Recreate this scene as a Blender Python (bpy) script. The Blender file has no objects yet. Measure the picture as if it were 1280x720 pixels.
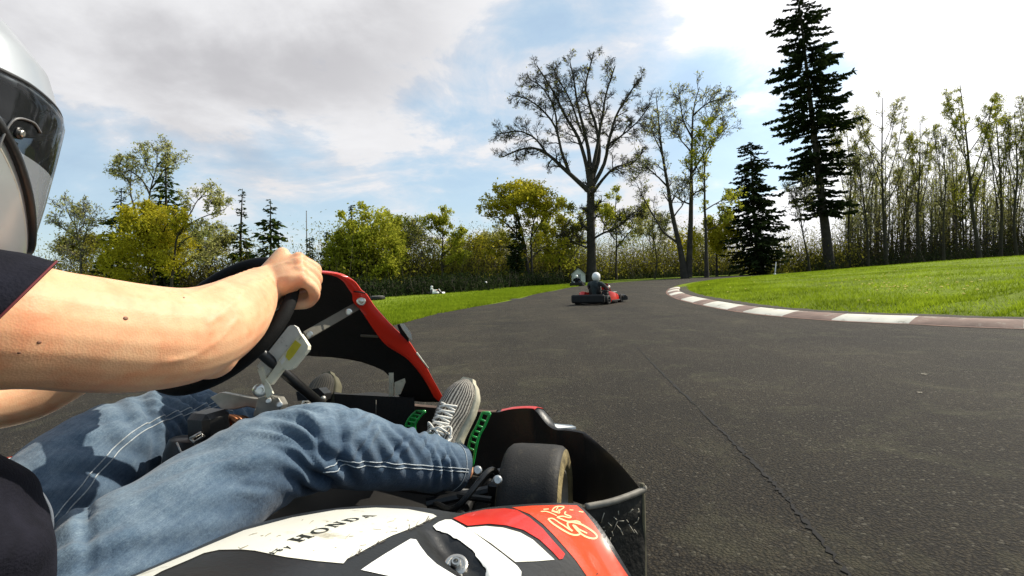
import bpy, math, random
import numpy as np
from mathutils import Vector, Matrix
from mathutils.bvhtree import BVHTree

# ------------------------------------------------------------------ camera, light, exposure
SC = bpy.context.scene
COL = SC.collection
CAM_H = 0.65
PITCH, ROLL, FPX = math.radians(-1.07), math.radians(2.3), 640.0
cF = np.array([0, math.cos(PITCH), math.sin(PITCH)])
_u = np.array([0, -math.sin(PITCH), math.cos(PITCH)])
_r = np.array([1.0, 0, 0])
cR = _r*math.cos(ROLL) - _u*math.sin(ROLL)
cU = _u*math.cos(ROLL) + _r*math.sin(ROLL)
cC = np.array([0, 0, CAM_H])
cam_data = bpy.data.cameras.new('camera')
cam_data.sensor_width = 36.0
cam_data.lens = 18.0
cam_data.clip_start = 0.02
cam_data.clip_end = 3000
cam = bpy.data.objects.new('camera', cam_data)
COL.objects.link(cam)
M4 = Matrix.Identity(4)
for _i in range(3):
    M4[_i][0], M4[_i][1], M4[_i][2], M4[_i][3] = cR[_i], cU[_i], -cF[_i], cC[_i]
cam.matrix_world = M4
SC.camera = cam

SUN_AZ, SUN_EL = math.radians(64), math.radians(43)
SUN_DIR = Vector((math.sin(SUN_AZ)*math.cos(SUN_EL), math.cos(SUN_AZ)*math.cos(SUN_EL), math.sin(SUN_EL)))
sl = bpy.data.lights.new('sun', 'SUN')
sl.energy = 5.0
sl.angle = math.radians(0.6)
sl.color = (1.0, 0.93, 0.80)
sun = bpy.data.objects.new('sun', sl)
COL.objects.link(sun)
sun.rotation_euler = (-SUN_DIR).to_track_quat('-Z', 'Y').to_euler()

SC.view_settings.view_transform = 'Standard'
SC.view_settings.look = 'None'
SC.view_settings.exposure = 0.22
SC.view_settings.gamma = 1.0
SC.view_settings.use_curve_mapping = False

def build_world():
    w = bpy.data.worlds.new('World')
    SC.world = w
    w.use_nodes = True
    nt = w.node_tree
    nt.nodes.clear()
    N = nt.nodes.new
    L = nt.links.new
    out = N('ShaderNodeOutputWorld')
    sky = N('ShaderNodeTexSky')
    sky.sky_type = 'NISHITA'
    sky.sun_disc = False
    sky.sun_elevation = SUN_EL
    sky.sun_rotation = SUN_AZ
    sky.air_density = 1.0
    sky.dust_density = 0.6
    bg = N('ShaderNodeBackground')
    bg.inputs['Strength'].default_value = 0.12
    L(sky.outputs[0], bg.inputs['Color'])
    tc = N('ShaderNodeTexCoord')
    nrm = N('ShaderNodeVectorMath'); nrm.operation = 'NORMALIZE'
    L(tc.outputs['Generated'], nrm.inputs[0])
    sep = N('ShaderNodeSeparateXYZ')
    L(nrm.outputs[0], sep.inputs[0])
    def math_(op, a, b=None, clamp=False):
        n = N('ShaderNodeMath'); n.operation = op; n.use_clamp = clamp
        for i, v in enumerate((a, b)):
            if v is None: continue
            if isinstance(v, (int, float)): n.inputs[i].default_value = v
            else: L(v, n.inputs[i])
        return n.outputs[0]
    zc = math_('MAXIMUM', sep.outputs['Z'], 0.0)
    den = math_('ADD', zc, 0.22)
    comb = N('ShaderNodeCombineXYZ')
    L(math_('DIVIDE', sep.outputs['X'], den), comb.inputs[0])
    L(math_('DIVIDE', sep.outputs['Y'], den), comb.inputs[1])
    def noise(scale, detail, rough, dist, off):
        mp = N('ShaderNodeMapping')
        mp.inputs['Location'].default_value = off
        L(comb.outputs[0], mp.inputs['Vector'])
        n = N('ShaderNodeTexNoise')
        n.inputs['Scale'].default_value = scale
        n.inputs['Detail'].default_value = detail
        n.inputs['Roughness'].default_value = rough
        n.inputs['Distortion'].default_value = dist
        L(mp.outputs[0], n.inputs['Vector'])
        return n.outputs['Fac']
    def blob(d, lo, hi):
        v = Vector(d).normalized()
        dn = N('ShaderNodeVectorMath'); dn.operation = 'DOT_PRODUCT'
        L(nrm.outputs[0], dn.inputs[0]); dn.inputs[1].default_value = v
        mr = N('ShaderNodeMapRange'); mr.interpolation_type = 'SMOOTHSTEP'
        mr.inputs['From Min'].default_value = lo; mr.inputs['From Max'].default_value = hi
        L(dn.outputs['Value'], mr.inputs['Value'])
        return mr.outputs['Result']
    def pd(px, py):
        return cF + (px-640)/FPX*cR - (py-360)/FPX*cU
    n1 = noise(1.5, 11, 0.62, 0.5, (3.1, 1.7, 0))
    n3 = noise(5.0, 8, 0.6, 0.6, (1.3, 5.2, 2.0))
    dens = math_('ADD', n1, math_('MULTIPLY', math_('SUBTRACT', n3, 0.5), 0.30))
    # the bright bank of cloud around the sun, and a few clear gaps
    dens = math_('ADD', dens, math_('MULTIPLY', blob(pd(1290, 60), 0.82, 0.99), 0.33))
    dens = math_('ADD', dens, math_('MULTIPLY', blob(pd(330, -10), 0.88, 0.995), 0.26))
    dens = math_('ADD', dens, math_('MULTIPLY', blob(pd(560, 90), 0.975, 0.998), 0.10))
    for (gx, gy, lo, a) in ((440, 170, 0.955, 0.16), (100, 225, 0.985, 0.30), (600, 135, 0.975, 0.14), (330, 250, 0.97, 0.07),
                            (930, 160, 0.982, 0.42), (840, 120, 0.99, 0.16), (300, 330, 0.97, 0.06), (1090, 50, 0.992, 0.30)):
        dens = math_('SUBTRACT', dens, math_('MULTIPLY', blob(pd(gx, gy), lo, 0.9995), a))
    # fewer clouds overhead and behind, out of view, to deepen the shadows
    dens = math_('SUBTRACT', dens, math_('MULTIPLY', blob((-0.2, -0.8, 0.7), -0.1, 0.9), 0.25))
    mr = N('ShaderNodeMapRange'); mr.interpolation_type = 'SMOOTHSTEP'
    mr.inputs['From Min'].default_value = 0.34; mr.inputs['From Max'].default_value = 0.58
    L(dens, mr.inputs['Value'])
    veil = N('ShaderNodeMapRange'); veil.inputs['From Min'].default_value = 0.10; veil.inputs['From Max'].default_value = 0.5
    veil.inputs['To Min'].default_value = 0.30; veil.inputs['To Max'].default_value = 0.78
    L(dens, veil.inputs['Value'])
    mask = math_('MAXIMUM', mr.outputs['Result'], veil.outputs[0])
    # thickness shading: thick cloud bases are grey, edges white
    n2 = noise(1.7, 7, 0.55, 0.2, (7.3, 2.2, 4.0))
    shade = N('ShaderNodeMapRange'); shade.interpolation_type = 'SMOOTHSTEP'
    shade.inputs['From Min'].default_value = 0.36; shade.inputs['From Max'].default_value = 0.66
    L(n2, shade.inputs['Value'])
    dark = math_('MULTIPLY', shade.outputs['Result'], math_('ADD', math_('MULTIPLY', blob(pd(260, -90), 0.90, 0.99), 0.85), 0.07), True)
    glow = blob(pd(1300, 20), 0.84, 0.985)
    dark = math_('MULTIPLY', dark, math_('SUBTRACT', 1.0, glow))
    mixc = N('ShaderNodeMix'); mixc.data_type = 'RGBA'
    L(dark, mixc.inputs['Factor'])
    thin = N('ShaderNodeMix'); thin.data_type = 'RGBA'; L(mr.outputs['Result'], thin.inputs['Factor'])
    thin.inputs['A'].default_value = (0.62, 0.80, 0.93, 1); thin.inputs['B'].default_value = (0.90, 0.90, 0.92, 1)
    L(thin.outputs['Result'], mixc.inputs['A'])
    mixc.inputs['B'].default_value = (0.54, 0.535, 0.56, 1)
    bgc = N('ShaderNodeBackground')
    L(mixc.outputs['Result'], bgc.inputs['Color'])
    L(math_('ADD', math_('MULTIPLY', glow, 0.5), 0.86), bgc.inputs['Strength'])
    mix = N('ShaderNodeMixShader')
    L(mask, mix.inputs[0]); L(bg.outputs[0], mix.inputs[1]); L(bgc.outputs[0], mix.inputs[2])
    L(mix.outputs[0], out.inputs['Surface'])
build_world()

# ------------------------------------------------------------------ helpers
def P(px, py, d):
    """world point seen at photo pixel (px,py), d metres in front of the camera"""
    return cC + d*(cF + (px-640)/FPX*cR - (py-360)/FPX*cU)

def ray(px, py):
    v = cF + (px-640)/FPX*cR - (py-360)/FPX*cU
    return v

def G(px, py, z=0.0):
    v = ray(px, py)
    t = (z-CAM_H)/v[2]
    return cC + t*v

def PX(p):
    q = np.asarray(p, float)-cC
    d = q@cF
    return (640+FPX*(q@cR)/d, 360-FPX*(q@cU)/d, d)

def tag(o, label=None, cat=None, group=None, kind=None):
    if label: o['label'] = label
    if cat: o['category'] = cat
    if group: o['group'] = group
    if kind: o['kind'] = kind
    return o

ROOTS = {}
def empty(name, loc=(0, 0, 0), label=None, cat=None, group=None):
    o = bpy.data.objects.new(name, None)
    COL.objects.link(o)
    o.location = loc
    o.empty_display_size = 0.2
    ROOTS[o.name] = np.array(loc, float)
    return tag(o, label, cat, group)

def link_mesh(name, verts, faces, mats, parent=None, fmat=None, smooth=True, uv=None):
    """one mesh object; verts are world coordinates (made local to the parent's root)"""
    me = bpy.data.meshes.new(name)
    V = np.asarray(verts, float).reshape(-1, 3)
    base = ROOTS[parent.name] if parent is not None and parent.name in ROOTS else np.zeros(3)
    V = V - base
    if isinstance(faces, np.ndarray):
        n, k = faces.shape
        me.vertices.add(len(V)); me.vertices.foreach_set('co', V.astype(np.float32).ravel())
        me.loops.add(n*k); me.loops.foreach_set('vertex_index', faces.astype(np.int32).ravel())
        me.polygons.add(n)
        me.polygons.foreach_set('loop_start', (np.arange(n)*k).astype(np.int32))
        me.polygons.foreach_set('loop_total', np.full(n, k, np.int32))
        me.update(calc_edges=True)
    else:
        me.from_pydata([tuple(v) for v in V], [], faces)
    if not isinstance(mats, (list, tuple)): mats = [mats]
    for m in mats: me.materials.append(m)
    if fmat is not None: me.polygons.foreach_set('material_index', np.asarray(fmat, np.int32))
    if uv is not None:
        lay = me.uv_layers.new(name='uv')
        li = np.zeros(len(me.loops), np.int32); me.loops.foreach_get('vertex_index', li)
        lay.data.foreach_set('uv', np.asarray(uv, np.float32)[li].ravel())
    me.polygons.foreach_set('use_smooth', np.full(len(me.polygons), smooth, bool))
    me.update()
    o = bpy.data.objects.new(name, me)
    COL.objects.link(o)
    if parent is not None:
        o.parent = parent
        ROOTS[o.name] = base
    return o

def spline(pts, n=8, closed=False):
    """Catmull-Rom through pts (rows of any width), n samples per span"""
    p = np.asarray(pts, float)
    out = []
    m = len(p)
    rng = range(m if closed else m-1)
    for i in rng:
        if closed:
            a, b, c, d = p[(i-1) % m], p[i], p[(i+1) % m], p[(i+2) % m]
        else:
            b, c = p[i], p[i+1]
            a = p[i-1] if i > 0 else 2*b-c
            d = p[i+2] if i+2 < m else 2*c-b
        for k in range(n):
            t = k/n
            out.append(0.5*((2*b)+(-a+c)*t+(2*a-5*b+4*c-d)*t*t+(-a+3*b-3*c+d)*t**3))
    if not closed: out.append(p[-1])
    return np.array(out)

def unit(v):
    v = np.asarray(v, float)
    return v/(np.linalg.norm(v)+1e-12)

class MB:
    """collects shapes for ONE mesh"""
    def __init__(s): s.v = []; s.f = []; s.m = []; s.uv = []
    def add(s, V, F, mi=0, uv=None):
        b = len(s.v)
        s.v += [tuple(map(float, x)) for x in V]
        s.f += [tuple(b+i for i in f) for f in F]
        s.m += [mi]*len(F)
        s.uv += [tuple(x) for x in uv] if uv is not None else [(0, 0)]*len(V)
        return s
    def box(s, c, size, ax=None, mi=0, bev=0.0):
        c = np.asarray(c, float); h = np.asarray(size, float)/2
        A = np.eye(3) if ax is None else np.array([unit(a) for a in ax])
        bev = min(bev, min(h)*0.9)
        if bev <= 0:
            V = [c+(x*h[0])*A[0]+(y*h[1])*A[1]+(z*h[2])*A[2] for x in (-1, 1) for y in (-1, 1) for z in (-1, 1)]
            F = [(0, 1, 3, 2), (4, 6, 7, 5), (0, 4, 5, 1), (2, 3, 7, 6), (0, 2, 6, 4), (1, 5, 7, 3)]
            return s.add(V, F, mi)
        # chamfered box from three slabs of corner points
        V = []; idx = {}
        for x in (-1, 1):
            for y in (-1, 1):
                for z in (-1, 1):
                    for k in range(3):
                        q = h-bev*np.array([k != 0, k != 1, k != 2])
                        idx[(x, y, z, k)] = len(V)
                        V.append(c+x*q[0]*A[0]+y*q[1]*A[1]+z*q[2]*A[2])
        F = []
        for k in range(3):
            o = [i for i in range(3) if i != k]
            for sg in (-1, 1):
                q = []
                for a, b in ((-1, -1), (1, -1), (1, 1), (-1, 1)):
                    t = [0, 0, 0]; t[k] = sg; t[o[0]] = a; t[o[1]] = b
                    q.append(idx[(t[0], t[1], t[2], k)])
                F.append(tuple(q))
            for a in (-1, 1):
                for b in (-1, 1):
                    q = []
                    for e, kk in ((-1, o[0]), (1, o[0]), (1, o[1]), (-1, o[1])):
                        t = [0, 0, 0]; t[k] = e; t[o[0]] = a; t[o[1]] = b
                        q.append(idx[(t[0], t[1], t[2], kk)])
                    F.append(tuple(q))
        for x in (-1, 1):
            for y in (-1, 1):
                for z in (-1, 1):
                    F.append(tuple(idx[(x, y, z, k)] for k in range(3)))
        return s.add(V, F, mi)
    def tube(s, pts, rad, k=8, mi=0, caps=True, closed=False, ref=None, asp=1.0, uv=False):
        """swept tube; rad scalar/list; asp = ratio of the radius across ref-side to the other"""
        p = np.asarray(pts, float); n = len(p)
        r = np.full(n, rad, float) if np.isscalar(rad) else np.asarray(rad, float)
        asp = np.full(n, asp, float) if np.isscalar(asp) else np.asarray(asp, float)
        t = np.gradient(p, axis=0)
        if closed:
            t = np.roll(p, -1, 0)-np.roll(p, 1, 0)
        t /= np.linalg.norm(t, axis=1)[:, None]+1e-12
        if ref is None:
            ref = np.array([0, 0, 1.0]) if abs(t[0][2]) < 0.9 else np.array([1.0, 0, 0])
        nn = unit(ref-(ref@t[0])*t[0])
        V = []; U = []
        L = np.concatenate([[0], np.cumsum(np.linalg.norm(np.diff(p, axis=0), axis=1))])
        for i in range(n):
            nn = nn-(nn@t[i])*t[i]; nn = unit(nn)
            bb = np.cross(t[i], nn)
            for j in range(k):
                a = 2*math.pi*j/k
                V.append(p[i]+r[i]*(math.cos(a)*nn*asp[i]+math.sin(a)*bb))
                U.append((L[i], j/k))
        F = []
        for i in range(n if closed else n-1):
            for j in range(k):
                i2 = (i+1) % n
                F.append((i*k+j, i*k+(j+1) % k, i2*k+(j+1) % k, i2*k+j))
        if caps and not closed:
            F.append(tuple(range(k))[::-1]); F.append(tuple((n-1)*k+j for j in range(k)))
        return s.add(V, F, mi, U)
    def lathe(s, c, axis, prof, k=24, mi=0, closed=False):
        """prof: list of (offset along axis, radius)"""
        c = np.asarray(c, float); a = unit(axis)
        e = unit(np.cross(a, [0.13, 0.2, 0.97] if abs(a[2]) < 0.9 else [1, 0, 0])); g = np.cross(a, e)
        V = []; F = []
        n = len(prof)
        for (o, r) in prof:
            for j in range(k):
                q = 2*math.pi*j/k
                V.append(c+a*o+r*(math.cos(q)*e+math.sin(q)*g))
        for i in range(n if closed else n-1):
            i2 = (i+1) % n
            for j in range(k):
                F.append((i*k+j, i*k+(j+1) % k, i2*k+(j+1) % k, i2*k+j))
        if not closed:
            if prof[0][1] > 1e-6: F.append(tuple(range(k))[::-1])
            if prof[-1][1] > 1e-6: F.append(tuple((n-1)*k+j for j in range(k)))
        return s.add(V, F, mi)
    def ball(s, c, r, ax=None, k=16, mi=0):
        c = np.asarray(c, float)
        r = np.array([r]*3, float) if np.isscalar(r) else np.asarray(r, float)
        A = np.eye(3) if ax is None else np.array([unit(x) for x in ax])
        n = max(4, k//2)
        V = [c+r[2]*A[2]]
        for i in range(1, n):
            ph = math.pi*i/n
            for j in range(k):
                th = 2*math.pi*j/k
                V.append(c+r[0]*math.sin(ph)*math.cos(th)*A[0]+r[1]*math.sin(ph)*math.sin(th)*A[1]+r[2]*math.cos(ph)*A[2])
        V.append(c-r[2]*A[2])
        F = [(0, 1+j, 1+(j+1) % k) for j in range(k)]
        for i in range(n-2):
            for j in range(k):
                F.append((1+i*k+j, 1+(i+1)*k+j, 1+(i+1)*k+(j+1) % k, 1+i*k+(j+1) % k))
        e = len(V)-1; b = 1+(n-2)*k
        F += [(e, b+(j+1) % k, b+j) for j in range(k)]
        return s.add(V, F, mi)
    def loft(s, rings, mi=0, closed_ring=True, caps=False):
        k = len(rings[0]); V = [v for r in rings for v in r]; F = []
        for i in range(len(rings)-1):
            for j in range(k if closed_ring else k-1):
                j2 = (j+1) % k
                F.append((i*k+j, i*k+j2, (i+1)*k+j2, (i+1)*k+j))
        if caps:
            F.append(tuple(range(k))[::-1]); F.append(tuple((len(rings)-1)*k+j for j in range(k)))
        U = [(i/(len(rings)-1), j/k) for i in range(len(rings)) for j in range(k)]
        return s.add(V, F, mi, U)
    def slab(s, poly, nrm, thick, mi=0):
        """flat polygon (world points) given thickness along nrm"""
        nrm = unit(nrm); n = len(poly)
        a = [np.asarray(p, float) for p in poly]; b = [p+nrm*thick for p in a]
        F = [tuple(range(n))[::-1], tuple(n+i for i in range(n))]
        F += [(i, (i+1) % n, n+(i+1) % n, n+i) for i in range(n)]
        return s.add(a+b, F, mi)
    def build(s, name, mats, parent=None, smooth=True, uv=False, auto=None):
        o = link_mesh(name, s.v, s.f, mats, parent, s.m, smooth, s.uv if uv else None)
        if auto is not None and smooth:
            o.data.set_sharp_from_angle(angle=math.radians(auto))
        return o

def subsurf(o, lv=1):
    m = o.modifiers.new('subdivision', 'SUBSURF'); m.levels = lv; m.render_levels = lv
    return o

# ------------------------------------------------------------------ materials
def new_mat(name):
    m = bpy.data.materials.new(name); m.use_nodes = True
    nt = m.node_tree
    return m, nt, nt.nodes['Principled BSDF']

def mat(name, col, rough=0.6, metal=0.0, var=0.15, vscale=8.0, bump=0.0, bscale=60.0, spec=0.5, coat=0.0,
        col2=None, detail=5.0, stretch=None, dirt=None, dscale=25.0, sss=0.0, coords='Object', rvar=0.0, dthr=0.60):
    """Principled with a noise-driven colour variation, optional bump and dirt specks"""
    m, nt, b = new_mat(name)
    N, L = nt.nodes.new, nt.links.new
    tc = N('ShaderNodeTexCoord'); src = tc.outputs[coords]
    if stretch:
        mp = N('ShaderNodeMapping'); mp.inputs['Scale'].default_value = stretch
        L(src, mp.inputs['Vector']); src = mp.outputs[0]
    n = N('ShaderNodeTexNoise'); n.inputs['Scale'].default_value = vscale; n.inputs['Detail'].default_value = detail
    L(src, n.inputs['Vector'])
    r = N('ShaderNodeValToRGB')
    c = np.array(col, float)
    lo = c*(1-var) if col2 is None else c
    hi = np.clip(c*(1+var), 0, 1) if col2 is None else np.array(col2, float)
    r.color_ramp.elements[0].position = 0.32; r.color_ramp.elements[0].color = (*lo, 1)
    r.color_ramp.elements[1].position = 0.68; r.color_ramp.elements[1].color = (*hi, 1)
    L(n.outputs['Fac'], r.inputs[0])
    colout = r.outputs[0]
    if dirt is not None:
        n3 = N('ShaderNodeTexNoise'); n3.inputs['Scale'].default_value = dscale; n3.inputs['Detail'].default_value = 8; n3.inputs['Roughness'].default_value = 0.7
        L(src, n3.inputs['Vector'])
        r3 = N('ShaderNodeValToRGB'); r3.color_ramp.elements[0].position = dthr; r3.color_ramp.elements[1].position = dthr+.10
        r3.color_ramp.elements[0].color = (0, 0, 0, 1); r3.color_ramp.elements[1].color = (1, 1, 1, 1)
        L(n3.outputs['Fac'], r3.inputs[0])
        mx = N('ShaderNodeMix'); mx.data_type = 'RGBA'
        L(r3.outputs[0], mx.inputs['Factor']); L(colout, mx.inputs['A']); mx.inputs['B'].default_value = (*dirt, 1)
        colout = mx.outputs['Result']
    L(colout, b.inputs['Base Color'])
    b.inputs['Roughness'].default_value = rough
    if rvar:
        mr = N('ShaderNodeMapRange'); mr.inputs['To Min'].default_value = rough-rvar; mr.inputs['To Max'].default_value = rough+rvar
        L(n.outputs['Fac'], mr.inputs['Value']); L(mr.outputs[0], b.inputs['Roughness'])
    b.inputs['Metallic'].default_value = metal
    b.inputs['Specular IOR Level'].default_value = spec
    b.inputs['Coat Weight'].default_value = coat
    b.inputs['Coat Roughness'].default_value = 0.08
    if sss:
        b.inputs['Subsurface Weight'].default_value = sss
        b.inputs['Subsurface Radius'].default_value = (0.012, 0.004, 0.002)
        b.inputs['Subsurface Scale'].default_value = 1.0
    if bump:
        n2 = N('ShaderNodeTexNoise'); n2.inputs['Scale'].default_value = bscale; n2.inputs['Detail'].default_value = 6
        L(src, n2.inputs['Vector'])
        bp = N('ShaderNodeBump'); bp.inputs['Strength'].default_value = bump; bp.inputs['Distance'].default_value = 0.01
        L(n2.outputs['Fac'], bp.inputs['Height']); L(bp.outputs[0], b.inputs['Normal'])
    return m

def leaf_mat(name, col, col2, trans=0.35):
    """thin leaves: diffuse plus light passing through"""
    m = bpy.data.materials.new(name); m.use_nodes = True
    nt = m.node_tree; nt.nodes.clear()
    N, L = nt.nodes.new, nt.links.new
    out = N('ShaderNodeOutputMaterial')
    tc = N('ShaderNodeTexCoord')
    n = N('ShaderNodeTexNoise'); n.inputs['Scale'].default_value = 0.9; n.inputs['Detail'].default_value = 6; n.inputs['Roughness'].default_value = 0.75
    L(tc.outputs['Object'], n.inputs['Vector'])
    r = N('ShaderNodeValToRGB')
    r.color_ramp.elements[0].position = 0.35; r.color_ramp.elements[0].color = (*col, 1)
    r.color_ramp.elements[1].position = 0.66; r.color_ramp.elements[1].color = (*col2, 1)
    L(n.outputs['Fac'], r.inputs[0])
    d = N('ShaderNodeBsdfDiffuse'); t = N('ShaderNodeBsdfTranslucent')
    L(r.outputs[0], d.inputs['Color']); L(r.outputs[0], t.inputs['Color'])
    mx = N('ShaderNodeMixShader'); mx.inputs[0].default_value = trans
    L(d.outputs[0], mx.inputs[1]); L(t.outputs[0], mx.inputs[2]); L(mx.outputs[0], out.inputs['Surface'])
    return m
# ------------------------------------------------------------------ ground, track, kerb
RS = np.random.RandomState
TL = np.array([(9, -30), (6.5, -18), (3.4, -10), (0.6, -4.5), (-4.6, -1), (-3.9, 2), (-2.6, 5), (-1.83, 7.7), (-1.45, 10.2), (-.45, 13.8), (1.32, 21.3), (3.95, 31.0),
               (8.2, 40), (15, 48), (27, 55), (45, 59), (80, 62)], float)
KERB = np.array([(14.5, -3.5), (11.3, -0.9), (8.6, 1.25), (6.4, 3.0), (4.62, 4.63), (4.15, 5.32), (3.72, 6.0), (3.44, 7.2), (3.46, 8.6), (3.62, 10.1), (4.0, 12.5), (4.85, 16.0), (6.3, 20.4)], float)
TR = np.concatenate([[(22, -26), (18.5, -12)], KERB, [(9.6, 28.0), (14.2, 35.5), (22, 42.5), (34, 48), (50, 51), (80, 53.5)]])

TLs, TRs, KS = spline(TL, 8), spline(TR, 8), spline(KERB, 24)

def signed_inside(px, py):
    """distance to the track's right edge polyline, + on the infield side"""
    a = TRs[:-1]; b = TRs[1:]
    p = np.stack([px, py], -1)
    best = np.full(px.shape, 1e9); sgn = np.zeros(px.shape)
    for i in range(len(a)):
        ab = b[i]-a[i]; t = np.clip(((p-a[i])@ab)/(ab@ab), 0, 1)
        q = a[i]+t[..., None]*ab; dv = p-q
        d = np.hypot(dv[..., 0], dv[..., 1])
        cr = ab[0]*dv[..., 1]-ab[1]*dv[..., 0]
        m = d < best
        best = np.where(m, d, best); sgn = np.where(m, np.where(cr < 0, 1, -1), sgn)
    return best*sgn

def smooth01(x):
    x = np.clip(x, 0, 1); return x*x*(3-2*x)

def ground_h(x, y):
    s = signed_inside(x, y)
    h = np.where(s > 0.45, 0.70*smooth01((s-0.45)/17.0)**0.75, 0)
    h = h + np.where(s > 0.5, 0.05*smooth01((s-.5)/.6) + 0.02*np.sin(x*1.7+y*.9)*smooth01((s-1)/2), 0)
    return h

def build_ground():
    xs = np.concatenate([np.linspace(-600, -40, 12), np.linspace(-36, -4, 17), np.arange(-3, 40, 0.45), np.linspace(41, 70, 20), np.linspace(80, 600, 12)])
    ys = np.concatenate([np.linspace(-600, -30, 10), np.linspace(-26, -2, 13), np.arange(-1.5, 34, 0.45), np.linspace(35, 64, 30), np.linspace(70, 900, 16)])
    X, Y = np.meshgrid(xs, ys, indexing='ij')
    H = ground_h(X, Y)
    V = np.stack([X, Y, H], -1).reshape(-1, 3)
    n, m = X.shape
    idx = np.arange(n*m).reshape(n, m)
    F = np.stack([idx[:-1, :-1], idx[1:, :-1], idx[1:, 1:], idx[:-1, 1:]], -1).reshape(-1, 4)
    gm, nt, b = new_mat('grass_ground')
    N, L = nt.nodes.new, nt.links.new
    tc = N('ShaderNodeTexCoord')
    def noise(s, d, r):
        n = N('ShaderNodeTexNoise'); n.inputs['Scale'].default_value = s; n.inputs['Detail'].default_value = d; n.inputs['Roughness'].default_value = r
        L(tc.outputs['Object'], n.inputs['Vector']); return n
    n1 = noise(0.5, 6, .6); n2 = noise(9, 8, .75)
    r1 = N('ShaderNodeValToRGB')
    r1.color_ramp.elements[0].position = .3; r1.color_ramp.elements[0].color = (.12, .165, .012, 1)
    r1.color_ramp.elements[1].position = .7; r1.color_ramp.elements[1].color = (.25, .33, .020, 1)
    L(n1.outputs['Fac'], r1.inputs[0])
    r2 = N('ShaderNodeValToRGB')
    r2.color_ramp.elements[0].position = .3; r2.color_ramp.elements[0].color = (.5, .5, .5, 1)
    r2.color_ramp.elements[1].position = .7; r2.color_ramp.elements[1].color = (1.25, 1.25, 1.1, 1)
    L(n2.outputs['Fac'], r2.inputs[0])
    mx = N('ShaderNodeMix'); mx.data_type = 'RGBA'; mx.blend_type = 'MULTIPLY'; mx.inputs['Factor'].default_value = 1
    L(r1.outputs[0], mx.inputs['A']); L(r2.outputs[0], mx.inputs['B']); L(mx.outputs['Result'], b.inputs['Base Color'])
    b.inputs['Roughness'].default_value = .9; b.inputs['Specular IOR Level'].default_value = .1
    bp = N('ShaderNodeBump'); bp.inputs['Strength'].default_value = .9; bp.inputs['Distance'].default_value = .05
    n3 = noise(14, 8, .8)
    L(n3.outputs['Fac'], bp.inputs['Height']); L(bp.outputs[0], b.inputs['Normal'])
    tag(link_mesh('ground', V, F, gm), kind='structure')
build_ground()

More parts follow.
